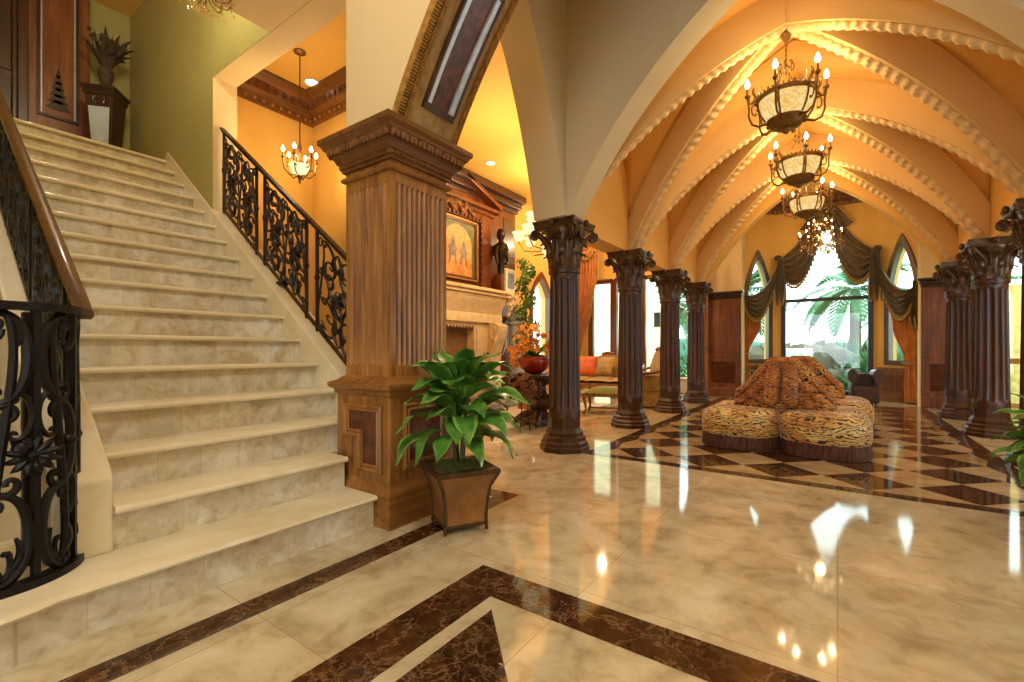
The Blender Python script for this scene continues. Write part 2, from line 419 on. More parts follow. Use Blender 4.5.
# living room, aisle, foyer and landing shells --------------------------------------------------
XL = -5.9
w = MB(); archwall(w, (XL,3.58,0), (0,1,0), (-.25,0,0), 0, 8.45, 0, 4.6, 5.95, .42, 2.4, .5, sill=.9, n=12)
struct(w.build('wall_living_left', M['orange'], smooth=0))
w = MB()
w.box((XL-.25,11.8,3.05), (-2.6,12.05,4.6)); w.box((XL-.25,11.8,0), (-5.75,12.05,3.05)); w.box((-4.5,11.8,0), (-4.2,12.05,3.05)); w.box((-2.75,11.8,0), (-2.6,12.05,3.05))
struct(w.build('wall_living_back', M['orange'], smooth=0))
w = MB(); w.box((XL-.25,3.58,0), (-3.7,3.83,4.6)); struct(w.build('wall_foyer_back', M['orange'], smooth=0))
w = MB(); w.box((-6.15,2.39,0), (XL,3.58,4.6)); struct(w.build('wall_foyer_left', M['orange'], smooth=0))
w = MB(); w.box((-8.2,2.15,0), (-5.415,2.39,6)); w.box((-5.415,2.15,0), (-5.41,2.39,4.0), 1); struct(w.build('wall_landing_right', [M['paint_green'], M['paint']], smooth=0))
w = MB(); w.box((-8.3,-1.2,0), (-8.04,2.15,6)); struct(w.build('wall_landing_back', M['paint_green'], smooth=0))
w = MB(); w.box((-5.41,2.155,4.0), (-2.76,2.39,6)); w.box((-5.41,2.15,4.001), (-2.76,2.1549,6), 1); struct(w.build('wall_header', [M['paint'], M['paint_green']], smooth=0))
w = MB(); w.box((-4.23,-1.2,4.0), (-2.76,2.149,4.3)); struct(w.build('ceiling_gallery', M['paint'], smooth=0))
w = MB(); w.box((-6.15,2.39,4.5), (-2.8,4.4,4.62)); w.box((-6.15,4.4,4.5), (-2.75,12.05,4.62)); struct(w.build('ceiling_living', M['orange'], smooth=0))
w = MB(); w.box((-8.3,-1.2,5.72), (-4.23,2.15,5.85)); struct(w.build('ceiling_landing', M['orange'], smooth=0))
w = MB(); w.box((-4.23,-3.2,6.2), (4,4.3,6.35)); struct(w.build('ceiling_crossing', M['paint_pale'], smooth=0))
w = MB(); archwall(w, (-2.6,11.8,0), (1,0,0), (0,.4,0), 0, .78, 0, 5.0); struct(w.build('wall_bay_left', M['paint'], smooth=0))
w = MB(); w.box((1.3,11.8,0), (1.95,12.2,5.0)); w.box((1.95,11.8,3.0), (3.8,12.2,5)); w.box((1.95,11.8,0), (2.1,12.2,3)); w.box((2.95,11.8,0), (3.8,12.2,3)); struct(w.build('wall_bay_right', M['paint'], smooth=0))
w = MB(); archwall(w, (3.6,2.42,0), (0,1,0), (.2,0,0), 0, 9.4, 0, 4.6, 3.6, 1.2, 2.3, .9, sill=.5, n=16)
struct(w.build('wall_right', M['paint'], smooth=0))
w = MB(); w.box((1.5,4.3,4.5), (3.8,11.8,4.62)); struct(w.build('ceiling_aisle', M['orange'], smooth=0))
w = MB(); w.box((-8.3,-3.4,0), (-1.5,-3.2,6.3)); w.box((.9,-3.4,0), (4.2,-3.2,6.3)); w.box((-1.5,-3.4,3.0), (.9,-3.2,6.3)); struct(w.build('wall_entry', M['paint'], smooth=0))
w = MB(); w.box((3.8,-3.2,0), (4.0,2.42,6.3)); struct(w.build('wall_entry_right', M['paint'], smooth=0))
w = MB(); w.box((-8.3,-3.4,5.72), (-4.23,-1.2,5.85)); w.box((-8.3,-3.2,0), (-8.04,-1.2,6)); struct(w.build('wall_entry_left', M['paint'], smooth=0))
# bay: three facets
BA, BB, BC, BD = Vector((-2.05,12.3,0)), Vector((-1.2,12.9,0)), Vector((.72,12.9,0)), Vector((1.45,12.3,0))
def facet(A, B):
    U = (B-A); L = U.length; U = U/L; N = Vector((-U.y, U.x, 0))*.22; return U, L, N
UL, LL, NL = facet(BA, BB); UC, LC, NC = facet(BB, BC); UR, LR, NR = facet(BC, BD)
w = MB(); archwall(w, BA, UL, NL, 0, LL, 0, 5, LL*.53, .28, 2.45, .95, sill=.85, n=20); struct(w.build('wall_bay_facet_left', M['orange'], smooth=0))
w = MB(); archwall(w, BB, UC, NC, 0, LC, 0, 5, LC/2, .82, 2.9, 1.25, sill=.14); struct(w.build('wall_bay_facet_centre', M['orange'], smooth=0))
w = MB(); archwall(w, BC, UR, NR, 0, LR, 0, 5, LR*.54, .28, 2.45, .95, sill=.85, n=20); struct(w.build('wall_bay_facet_right', M['orange'], smooth=0))
w = MB(); w.box((-2.3,12.1,0), (-2.05,12.5,5)); w.box((1.45,12.1,0), (1.7,12.5,5)); struct(w.build('wall_bay_returns', M['paint'], smooth=0))
w = MB(); w.box((-2.6,10.4,4.75), (1.95,13.2,4.9)); struct(w.build('ceiling_bay', M['orange'], smooth=0))
def lancet_outline(A, U, c, half, zs, rise, sill, off, n=16):
    P = [A+U*(c-half-off)+Vector((0,0,sill-off)), A+U*(c+half+off)+Vector((0,0,sill-off))]
    k = (half+off)/half
    for i in range(2*n+1):
        d = half*(1-i/n); 
        P.append(A+U*(c+d*k)+Vector((0,0,zs+az(d, half, rise)*(rise+off*2.0)/rise)))
    return P
def window(nm, A, U, N, c, half, zs, rise, sill, off, fm, depth, bars=(), dep0=-.05):
    r = bpy.data.objects.new(nm, None); COL.objects.link(r); struct(r)
    nn = N.normalized()
    mb = MB(); o = lancet_outline(A, U, c, half, zs, rise, sill, off); i_ = lancet_outline(A, U, c, half, zs, rise, sill, -.03)
    f = nn*dep0; bk = nn*(dep0+depth)
    mb.loft([[p+f for p in o], [p+f for p in i_], [p+bk for p in i_], [p+bk for p in o]], 0, loop=True)
    for (u0, z0, u1, z1, t_) in bars:
        if abs(u1-u0) > abs(z1-z0): P = [A+U*u0+Vector((0,0,z0-t_)), A+U*u1+Vector((0,0,z0-t_)), A+U*u1+Vector((0,0,z0+t_)), A+U*u0+Vector((0,0,z0+t_))]
        else: P = [A+U*(u0-t_)+Vector((0,0,z0)), A+U*(u0+t_)+Vector((0,0,z0)), A+U*(u0+t_)+Vector((0,0,z1)), A+U*(u0-t_)+Vector((0,0,z1))]
        mb.prism([p+nn*.02 for p in P], nn*.06)
    struct(mb.build('window_frame', fm, r, smooth=0))
    g = MB(); g.prism([p+nn*.05 for p in lancet_outline(A, U, c, half, zs, rise, sill, -.01)], nn*.008); struct(g.build('window_pane', M['glass'], r, smooth=0))
    return r
window('window_1', BB, UC, NC, LC/2, .82, 2.9, 1.25, .14, .06, M['frame_grey'], .2, [(LC/2-.8, 2.28, LC/2+.8, 2.28, .04)])
window('window_2', BA, UL, NL, LL*.53, .28, 2.45, .95, .85, .07, M['lancet_wood'], .13)
window('window_3', BC, UR, NR, LR*.54, .28, 2.45, .95, .85, .07, M['lancet_wood'], .13)
window('window_4', Vector((XL,3.58,0)), Vector((0,1,0)), Vector((-1,0,0)), 5.95, .42, 2.4, .5, .9, .05, M['frame_wood'], .15)
# tall glazed doors of the living room and the aisle window
def glazed(nm, x0, x1, z0, z1, ys, posts, rails, fm, wd=.05):
    r = bpy.data.objects.new(nm, None); COL.objects.link(r); struct(r); mb = MB()
    for p in posts: mb.box((p-wd,ys,z0), (p+wd,ys+.12,z1))
    for z in rails: mb.box((x0,ys+.01,z-.05), (x1,ys+.11,z+.05))
    struct(mb.build('window_frame', fm, r, smooth=0))
    g = MB(); g.box((x0,ys+.05,z0), (x1,ys+.058,z1)); struct(g.build('window_pane', M['glass'], r, smooth=0))
glazed('window_5', -5.75, -4.5, 0, 3.05, 11.85, (-5.7,-5.0,-4.55), (.1,2.98), M['frame_wood'], .09)
glazed('window_6', -4.2, -2.75, 0, 3.05, 11.85, (-4.17,-2.78), (.05,3.0), M['frame_wood'])
glazed('window_7', 2.1, 2.95, 0, 3.0, 11.9, (2.13,2.92), (.1,.9,2.95), M['paint_pale'])
# dark carved cornices
def cornice(nm, path, H=.22, D=.16, mat=None, closed=False):
    mb = MB(); P = [Vector(p) for p in path]
    prof = [(0,-H),(D*.25,-H),(D*.3,-H*.75),(D*.55,-H*.62),(D*.6,-H*.3),(D*.95,-H*.12),(D,0),(0,0)]
    rings = []
    for i, p in enumerate(P):
        a = (P[i]-P[i-1]).normalized() if i else (P[1]-P[0]).normalized(); b = (P[i+1]-P[i]).normalized() if i < len(P)-1 else a
        na, nb = Vector((a.y,-a.x,0)), Vector((b.y,-b.x,0)); nn = (na+nb); nn = nn/(nn.length_squared/2) if nn.length > .01 else na
        rings.append([p+nn*o+Vector((0,0,z)) for o, z in prof])
    mb.loft(rings, 0)
    for p, q in zip(P, P[1:]):
        L = (q-p).length; a = (q-p)/L; nn = Vector((a.y,-a.x,0)); c = int(L/.11)
        for i in range(c):
            o = p+a*(.06+i*.11)+nn*(D*.55)
            mb.ball((o.x,o.y,o.z-H*.46), .038, 6, 1, (.9,.9,1.3))
            mb.ball((o.x-nn.x*D*.28,o.y-nn.y*D*.28,o.z-H*.88), .022, 6, 2)
    return struct(mb.build(nm, [M['cornice_wood'], M['carved'], M['gold']], smooth=40))
cornice('trim_7', [(XL,2.39,4.499),(XL,3.58,4.499),(-3.7,3.58,4.499)], .34, .24)
cornice('trim_8', [(BA.x,BA.y,4.74),(BB.x,BB.y,4.74),(BC.x,BC.y,4.74),(BD.x,BD.y,4.74)], .34, .22)
# wainscot of the bay and the wood faced piers that flank it
def panelled(mb, O, U, N, w, z0, z1, rail, mats=(0,1), depth=.03):
    O = Vector(O)
    def slab(u0, u1, a, b, d0, d1, m):
        P = [O+U*u0+N*d0+Vector((0,0,a)), O+U*u1+N*d0+Vector((0,0,a)), O+U*u1+N*d0+Vector((0,0,b)), O+U*u0+N*d0+Vector((0,0,b))]
        mb.prism(P, N*(d1-d0), m)
    slab(0, w, z0, z1, 0, depth, mats[0])
    slab(rail, w-rail, z0+rail, z1-rail, depth, depth+.006, mats[1])
    for a, b, c, d in ((rail-.03, w-rail+.03, z0+rail-.03, z0+rail), (rail-.03, w-rail+.03, z1-rail, z1-rail+.03), (rail-.03, rail, z0+rail, z1-rail), (w-rail, w-rail+.03, z0+rail, z1-rail)):
        slab(a, b, c, d, depth, depth+.018, mats[0])
mb = MB()
for A, U, L, N in ((BA,UL,LL,NL),(BB,UC,LC,NC),(BC,UR,LR,NR)):
    if L > 1.2:
        mb.prism([A, A+U*L, A+U*L-N.normalized()*.05, A-N.normalized()*.05], (0,0,.12)); continue
    n_ = 1
    for i in range(n_):
        panelled(mb, A+U*(L*i/n_)-N.normalized()*.001, U, -N.normalized(), L/n_, .12, .66, .09)
    P = [A, A+U*L, A+U*L-N.normalized()*.06, A-N.normalized()*.06]
    mb.prism([p+Vector((0,0,.66)) for p in P], (0,0,.06)); mb.prism([p+Vector((0,0,0)) for p in P], (0,0,.13))
struct(mb.build('baseboard_bay', [M['panel_wood'], M['mahogany']], smooth=0))
# ------------------------------------------------------------------ wood faced piers
def pier(x0, x1, label):
    t = thing('wall_panel', label, 'wall panelling', ((x0+x1)/2, 11.8, 0), 0, None); w = x1-x0
    O = Vector((-w/2,0,0)); U = Vector((1,0,0)); N = Vector((0,-1,0))
    mb = MB(); panelled(mb, O, U, N, w, .2, .95, .12); mb.build('lower_panel', [M['panel_wood'], M['burl']], t, smooth=0)
    mb = MB(); panelled(mb, O, U, N, w, 1.0, 2.3, .08); mb.build('upper_panel', [M['panel_wood'], M['panel_wood']], t, smooth=0)
    mb = MB(); mb.box((-w/2,-.06,0), (w/2,0,.2)); mb.box((-w/2,-.045,.95), (w/2,0,1.0)); mb.build('plinth', M['panel_wood'], t, smooth=0, bevel=.01)
    mb = MB(); mb.box((-w/2-.01,-.05,2.3), (w/2+.01,0,2.36)); mb.box((-w/2-.03,-.09,2.36), (w/2+.03,0,2.42)); mb.box((-w/2-.06,-.14,2.42), (w/2+.06,0,2.47))
    mb.build('cornice', M['walnut'], t, smooth=0, bevel=.01)
pier(-2.6, -1.83, 'tall cherry wood wall panel left of the bay window')
pier(1.31, 1.95, 'tall cherry wood wall panel right of the bay window')
# ------------------------------------------------------------------ fluted dark columns
def make_column(loc, label):
    t = thing('column', label, 'column', loc, 0, 'dark fluted columns of the hall')
    mb = MB()
    mb.lathe([(.29,0),(.29,.045),(.275,.06),(.275,.09),(.25,.115),(.245,.15),(.215,.17),(.22,.2),(.2,.225),(.185,.25),(.183,.36),(.18,.37)], 8, fn=lambda r,z,j,n: r*.95)
    mb.xf(Matrix.Rotation(pi/8, 4, 'Z')); mb.build('base', M['bronze'], t, smooth=25)
    mb = MB(); NF = 16; n = NF*8
    def fl_(r, z, j, n_):
        if z < .44 or z > 1.9: return r
        ph = (j % 8)/8; d = max(0, sin(pi*ph))**.6
        return r-.022*d*min(1, (z-.44)/.05, (1.9-z)/.05)
    zs = [.36,.4,.44,.46,.49,.8,1.2,1.6,1.85,1.87,1.9,1.93]
    mb.lathe([(.178-.02*(z-.36)/1.6, z) for z in zs]+[(.175,1.94),(.178,1.96),(.175,1.985),(.165,1.99),(.165,2.0)], n, fn=fl_)
    mb.build('shaft', M['bronze'], t, smooth=30)
    cp = MB(); cp.lathe([(.15,1.99),(.155,2.05),(.16,2.2),(.19,2.35),(.22,2.42),(.22,2.43)], 20)
    def leaf(th, z0, h, wd, r0, out):
        def fn(a, b):
            s = a; l = 2*b-1; ww = wd*(.55+.55*sin(pi*min(1, s*1.15)))*(1-.25*max(0, s-.7))*(1+.13*cos(s*28))
            r = r0+.018+out*s**3.2-.018*abs(l)+.012*(1-abs(l)); z = z0+h*(s if s < .82 else .82-(s-.82)*1.1)
            lx = l*ww
            return (cos(th)*r-sin(th)*lx, sin(th)*r+cos(th)*lx, z)
        cp.grid(fn, 9, 6)
    for i in range(8): leaf(i*pi/4+pi/8, 2.0, .2, .066, .15, .075)
    for i in range(8): leaf(i*pi/4, 2.06, .3, .064, .158, .09)
    for i in range(16): leaf(i*pi/8+pi/16, 2.16, .2, .03, .172, .05)
    for i in range(4):
        th = pi/4+i*pi/2
        for sd in (-1, 1):
            pts = []; rr = []
            for k in range(26):
                s = k/25
                if s < .4: r = .17+.16*(s/.4)**1.5; z = 2.2+.2*(s/.4); 
                else:
                    a = (s-.4)/.6*2*pi*1.6; q = .05*(1-(s-.4)/.6*.8); r = .33-.0+q*sin(a)*1.0; z = 2.35+q*cos(a)
                off = sd*(.06*(1-min(1, s/.5)))+sd*.016
                pts.append((cos(th)*r-sin(th)*off, sin(th)*r+cos(th)*off, z)); rr.append(.02-.006*s)
            cp.tube(pts, rr, 6)
        th = i*pi/2
        for sd in (-1, 1):
            pts = []
            for k in range(18):
                s = k/17; a = s*2*pi*1.3; q = .035*(1-s*.75)
                pts.append((cos(th)*.215-sin(th)*sd*(.05+q*cos(a)-.02), sin(th)*.215+cos(th)*sd*(.05+q*cos(a)-.02), 2.34+q*sin(a)))
            cp.tube(pts, .012, 6)
        cp.ball((cos(th)*.27, sin(th)*.27, 2.46), .04, 8, sc=(.8,.8,1.1))
    cp.build('capital', M['capital'], t, smooth=50)
    ab = MB(); rings = []
    for o, z in ((.0,2.41),(.02,2.43),(.02,2.455),(.035,2.475),(.035,2.5)):
        ring = []
        for i in range(4):
            th = pi/4+i*pi/2
            for k in range(8):
                s = k/8; c0 = Vector((cos(th), sin(th)))*(.325+o); c1 = Vector((cos(th+pi/2), sin(th+pi/2)))*(.325+o)
                p = c0*(1-s)+c1*s; p = p*(1-.10*sin(pi*s)); ring.append((p.x, p.y, z))
        rings.append(ring)
    ab.loft(rings); ab.build('abacus', M['capital'], t, smooth=30)
    return t
c0 = make_column((-2.475,4.5,0), 'dark fluted column on the left nearest the camera, beside the leafy plant')
for (x, y), lb in zip([(-2.45,6.42),(-2.45,8.35),(-2.45,10.2),(1.6,6.42),(1.6,8.35),(1.6,10.2),(1.625,4.5)],
    ['second dark fluted column in the left row, beside the green stool', 'third dark fluted column in the left row, beside the gold armchair', 'farthest dark fluted column in the left row, beside the cherry wall panel',
     'dark fluted column cut off by the right edge of the photo', 'middle one of the three dark fluted columns at the right', 'farthest dark fluted column on the right, beside the cherry wall panel', 'dark fluted column at the front of the right row, nearest the entrance']):
    dup(c0, (x, y, 0), None, lb)
# ------------------------------------------------------------------ big fluted wood pillar
PX, PY, HXp, HYp = -2.522, 2.17, .232, .25
t = thing('pillar', 'massive square fluted oak pillar with carved cornice beside the stairs', 'pillar', (PX,PY,0))
mb = MB(); mb.sq([(.075,0),(.075,.2),(.07,.205),(.065,.215),(.05,.25),(.045,.27)], ax=HXp, ay=HYp); mb.build('plinth', M['pillar_wood_x'], t, smooth=0)
mb = MB(); mb.sq([(.04,.26),(.04,.82)], ax=HXp, ay=HYp)
mb.build('pedestal', M['pillar_wood'], t, smooth=0)
mb = MB(); mb.sq([(.04,.80),(.055,.815),(.055,.835),(.085,.855),(.09,.875),(.085,.885),(.05,.895),(.02,.92),(0,.93)], ax=HXp, ay=HYp); mb.build('ledge', M['pillar_wood_x'], t, smooth=25)
# framed burl panel on the hall side and the stepped burl panel above the stair
def frame_panel(pts, O, U, N, nm):
    O = Vector(O); V = Vector((0,0,1)); n = len(pts)
    def off(ps, d):
        out = []
        for i in range(len(ps)):
            p0, p1, p2 = Vector(ps[i-1]), Vector(ps[i]), Vector(ps[(i+1) % len(ps)])
            e1 = (p1-p0).normalized(); e2 = (p2-p1).normalized(); n1 = Vector((-e1.y, e1.x)); n2 = Vector((-e2.y, e2.x))
            b = (n1+n2); b = b/(b.length_squared/2); out.append(p1+b*d)
        return out
    def to(ps, h): return [O+U*p[0]+V*p[1]+N*h for p in ps]
    fr = MB(); A = [Vector(p) for p in pts]
    fr.loft([to(A, 0), to(A, .014), to(off(A, .012), .022), to(off(A, .03), .012), to(off(A, .04), .02), to(off(A, .05), .004), to(off(A, .05), 0)], 0, cap=False)
    f = fr.build(nm, M['pillar_wood'], t, smooth=30)
    p = MB(); p.poly(to(off(A, .048), .003)); p.build('burl_panel', M['burl'], f, smooth=0)
frame_panel([(-.19,.34),(.19,.34),(.19,.76),(-.19,.76)], (HXp+.04,0,0), Vector((0,1,0)), Vector((1,0,0)), 'panel_moulding')
frame_panel([(-.045,.32),(.2,.32),(.2,.75),(-.19,.75),(-.19,.53),(-.045,.53)], (0,-HYp-.04,0), Vector((1,0,0)), Vector((0,-1,0)), 'panel_moulding')
# fluted shaft: reeds cut into each face
mb = MB()
def flute_ring(z, d):
    ring = []
    for (a, h, k) in ((0, HXp, 9), (1, HYp, 10), (2, HXp, 9), (3, HYp, 10)):
        m = k; mar = .035
        for i in range(m):
            u0 = -h+mar+(2*h-2*mar)*i/m; wd = (2*h-2*mar)/m
            for s, dd in ((.06,0),(.2,.55),(.4,1),(.6,1),(.8,.55),(.94,0)):
                u = u0+wd*s; q = -d*dd
                ring.append({0:(u,-HYp-q,z), 1:(HXp+q,u,z), 2:(-u,HYp+q,z), 3:(-HXp-q,-u,z)}[a])
        ring.append({0:(HXp,-HYp,z), 1:(HXp,HYp,z), 2:(-HXp,HYp,z), 3:(-HXp,-HYp,z)}[a])
    return ring
mb.loft([flute_ring(z, d) for z, d in ((.92,0),(1.0,0),(1.004,.008),(1.03,.024),(2.14,.024),(2.165,.008),(2.17,0),(2.33,0))]); mb.build('shaft', M['pillar_wood'], t, smooth=30)
mb = MB(); mb.sq([(0,2.235),(.02,2.24),(.028,2.255),(.02,2.27),(0,2.275)], ax=HXp, ay=HYp); mb.build('necking_ring', M['pillar_wood_x'], t, smooth=30)
mb = MB(); mb.sq([(.0,2.30),(.02,2.305),(.022,2.345),(.045,2.36),(.06,2.40),(.095,2.44),(.11,2.455),(.115,2.47),(.135,2.49),(.135,2.52),(.05,2.525)], ax=HXp, ay=HYp)
co_ = mb.build('cornice', M['cornice_wood'], t, smooth=25)
mb = MB()
for (dx, dy, nx, ny, L) in ((1,0,0,-1,HXp),(0,1,1,0,HYp),(1,0,0,1,HXp),(0,1,-1,0,HYp)):
    hh = (HYp if dx else HXp)
    n = 22
    for i in range(n):
        u = -L-.03+(2*L+.06)*(i+.5)/n
        mb.ball((dx*u+nx*(hh+.03), dy*u+ny*(hh+.03), 2.34), .014, 6, sc=(1,1,1.2))
    n = 9
    for i in range(n):
        u = -L-.08+(2*L+.16)*(i+.5)/n
        for q in (-.018, 0, .018):
            mb.ball((dx*(u+q)+nx*(hh+.09), dy*(u+q)+ny*(hh+.09), 2.428+.012*(q == 0)), .019, 6, sc=(1,1,1.5))
mb.build('carving', M['cornice_wood'], co_, smooth=40)
# ------------------------------------------------------------------ timber arch above it
t = thing('panelled_arch', 'wood panelled arch soffit with gilt edge rising from the oak pillar', 'arch', (0,0,2.5))
mb = MB()
for sd in (-1, 1): sweep(mb, XC, 1.84, 1.9, 0, 1.93, 2.41, 0, .03, .02, 1, sd)
mb.build('soffit', M['arch_wood'], t, smooth=25)
for nm, y0, y1, n1, mt, fr, am in (('egg_and_dart_trim', 1.885, 1.925, .045, 'gold', 420, .012), ('bead_trim', 1.935, 1.965, .05, 'gold', 600, .008), ('bead_trim', 2.385, 2.425, .045, 'gold', 600, .008)):
    mb = MB()
    for sd in (-1, 1): sweep(mb, XC, 1.84, 1.9, 0, y0, y1, -.01, n1, .02, 1, sd, fr, bump=lambda k, am=am: am*((k % 3) > 0)-am/2)
    mb.build(nm, M[mt], t, smooth=35)
for sd in (-1, 1):
    for s0, s1 in ((.08,.36),(.4,.68),(.72,.96)):
        p = MB(); sweep(p, XC, 1.84, 1.9, 0, 2.07, 2.29, .028, .036, s0, s1, sd, 14)
        po = p.build('burl_panel', M['burl'], t, smooth=25)
        fr = MB()
        for y0, y1, m in ((2.045,2.058,0),(2.058,2.095,1),(2.302,2.315,0),(2.265,2.302,1)): sweep(fr, XC, 1.84, 1.9, 0, y0, y1, .028, .055 if m else .066, s0, s1, sd, 14, m)
        e = (s1-s0)*.04
        sweep(fr, XC, 1.84, 1.9, 0, 2.045, 2.315, .028, .06, s0-e, s0+e*.4, sd, 2, 0); sweep(fr, XC, 1.84, 1.9, 0, 2.045, 2.315, .028, .06, s1-e*.4, s1+e, sd, 2, 0)
        fr.build('panel_frame', [M['walnut'], M['silver']], po, smooth=25)
# ------------------------------------------------------------------ staircase
def nx(n): return -2.33 if n == 1 else -2.63-.268*(n-2)
st = thing('staircase', 'cream marble staircase climbing to the left between iron railings', 'staircase', (-2.33,1.3,0))
O0 = Matrix.Translation((2.33,-1.3,0))
YL, YR = .65, 2.13
def bull(mb, x0, x1, y0, y1, z0, z1):
    r = (z1-z0)/2; pts = [(x1,z0),(x0,z0)]+[(x0+r*.9*sin(pi*k/6), z0+r-r*cos(pi*k/6)) for k in range(1, 6)]+[(x0,z1),(x1,z1)]
    mb.prism([(x,y0,z) for x, z in pts], (0,y1-y0,0))
for n in range(1, 18):
    z1 = .2*n; z0 = z1-.2; x = nx(n); xb = nx(n+1)-.06
    if n == 17: xb = -8.0
    y0, y1 = (YL, 1.84) if n < 3 else ((-1.1 if n == 17 else YL-.002), YR)
    tr = MB(); rs = MB()
    if n == 1:
        def outline(g):
            P = [(xb,1.84),(x-g,1.84),(x-g,.68)]
            for k in range(15):
                a = radians(24-114*k/14); P.append((-2.76+(.47-g)*cos(a), .22+(.47-g)*sin(a)))
            return P+[(-3.2,-.25+g),(-3.2,.44),(xb,.44)]
        rings = []
        for g, z in ((.012,z1-.035),(-.005,z1-.03),(-.014,z1-.0175),(-.005,z1-.004),(.012,z1)): rings.append([(p[0],p[1],z) for p in outline(g)])
        tr.loft(rings); rs.loft([[(p[0],p[1],z) for p in outline(.03)] for z in (0, z1-.034)])
    else:
        if n == 2: tr.box((xb,1.838,z1-.035), (-2.835,YR,z1))
        bull(tr, x, xb, y0, y1, z1-.035, z1); rs.box((xb,y0,z0), (x-.028,y1,z1-.034))
    so = tr.xf(O0).build('step', M['stair_tread'], st, smooth=30); so['kind'] = 'thing'
    rs.xf(O0).build('riser', M['stair_riser'], so, smooth=30); 
nos = lambda X: .4+.746*(-2.63-X)
for nm, ya, yb_, x0, off in (('stringer', .45, YL, -2.64, .14), ('stringer', YR, 2.33, -2.86, .12)):
    mb = MB(); z00 = .2 if ya < 1 else 0
    P = [(x0,z00),(x0,nos(x0)+off-.02),(x0-.03,nos(x0-.03)+off),(-6.63,nos(-6.63)+off),(-6.72,3.42),(-6.72,0),(x0-.6,0)]
    if ya > 1:
        mb.prism([(x,ya,z) for x, z in ((-5.405,0),(-5.405,nos(-5.405)+off),(-6.63,nos(-6.63)+off),(-6.72,3.42),(-6.72,0))], (0,.018,0)); P = P[:3]+[(-5.405,nos(-5.405)+off),(-5.405,0)]+P[6:]
    mb.prism([(x,ya,z) for x, z in P], (0,yb_-ya,0)); mb.xf(O0); mb.build(nm, M['stair_tread'], st, smooth=0, bevel=.012)
# ------------------------------------------------------------------ wrought iron
def scroll(kind, turns=1.25, n=70, pw=3):
    th = 0; x = z = 0; P = [(0,0)]; K = 2*(pw+1)*turns*2*pi
    for i in range(n):
        s = (i+.5)/n; q = 2*s-1
        kap = K*(abs(q)**pw)*(1 if (q > 0 or kind == 'C') else -1)+ (2.2 if kind == 'C' else 0)
        th += kap/n; x += cos(th); z += sin(th); P.append((x, z))
    a, b = Vector(P[0]), Vector(P[-1]); ang = pi/2-atan2(b.y-a.y, b.x-a.x)
    R = [(p[0]*cos(ang)-p[1]*sin(ang), p[0]*sin(ang)+p[1]*cos(ang)) for p in P]
    x0, x1 = min(p[0] for p in R), max(p[0] for p in R); z0, z1 = min(p[1] for p in R), max(p[1] for p in R); h = z1-z0
    return [((p[0]-(x0+x1)/2)/h, (p[1]-(z0+z1)/2)/h) for p in R], (x1-x0)/h
SS, SW = scroll('S', 1.0); CS, CW = scroll('C', .95)
def put(mb, fn, pts, c, h, w, fx=1, fz=1, r=.011, rot=0, wr=1):
    Q = []
    for a, b in pts:
        a2, b2 = a*fx*w, b*fz*h
        Q.append(fn(c[0]+a2*cos(rot)-b2*sin(rot), c[1]+a2*sin(rot)+b2*cos(rot)))
    k = len(Q); mb.tube(Q, [r*(.75+.5*sin(pi*i/(k-1))) for i in range(k)], 6)
def rosette(mb, fn, c, R, nrm, n=8):
    o = Vector(fn(*c)); nrm = Vector(nrm).normalized(); a = nrm.orthogonal().normalized(); b = nrm.cross(a)
    for i in range(n):
        d = a*cos(2*pi*i/n)+b*sin(2*pi*i/n); p = d.cross(nrm)
        mb.loft([[o+d*R*s+p*w*R+nrm*(h*R), o+d*R*s+nrm*((h+.12)*R), o+d*R*s-p*w*R+nrm*(h*R)] for s, w, h in ((.05,.06,.1),(.45,.2,.25),(.8,.12,.2),(1.0,.02,.02))])
    mb.ball(o+nrm*.12*R, R*.25, 8)
def leafy(mb, fn, c, h, ang):
    for sd in (-1, 1):
        P = [fn(c[0]+sd*(.3*h*sin(pi*s)+.25*h*s*s)*cos(ang)-h*s*sin(ang), c[1]+sd*(.3*h*sin(pi*s)+.25*h*s*s)*sin(ang)+h*s*cos(ang)) for s in [k/7 for k in range(8)]]
        mb.tube(P, [.004+.013*sin(pi*(k+.6)/8) for k in range(8)], 5)
def scroll_bay(fn, s0, s1, H, nrm, cols=2, rk=1):
    mb = MB(); W = (s1-s0)/cols
    cols = max(1, round((s1-s0)/.38)); W = (s1-s0)/cols; q = min(H*.36, W*.62)
    for c in range(cols):
        m = s0+W*(c+.5); k = 1 if c % 2 else -1
        for fx in (-1, 1):
            put(mb, fn, CS, (m+fx*W*.24, H*.80), q, q*1.75, fx*k, 1, .014*rk); put(mb, fn, CS, (m+fx*W*.24, H*.20), q, q*1.75, fx*k, 1, .014*rk)
            put(mb, fn, SS, (m+fx*W*.20, H*.5), H*.62, q*2.2, fx, 1, .013*rk); put(mb, fn, CS, (m+fx*W*.36, H*.5), q*.8, q*1.4, -fx, 1, .012*rk)
            leafy(mb, fn, (m+fx*W*.12, H*.33), H*.16, fx*.8); leafy(mb, fn, (m+fx*W*.12, H*.67), H*.16, pi+fx*.8)
            put(mb, fn, SS, (m+fx*W*.43, H*.5), H*.95, q*1.5, -fx, 1, .010*rk)
        leafy(mb, fn, (m, H*.03), H*.22, 0); leafy(mb, fn, (m, H*.97), H*.22, pi)
        rosette(mb, fn, (m, H*.5), H*.11, nrm); rosette(mb, fn, (m, H*.5), H*.11, -Vector(nrm))
        for z in (.2, .8): mb.ball(fn(m, H*z), .024, 6)
    return mb
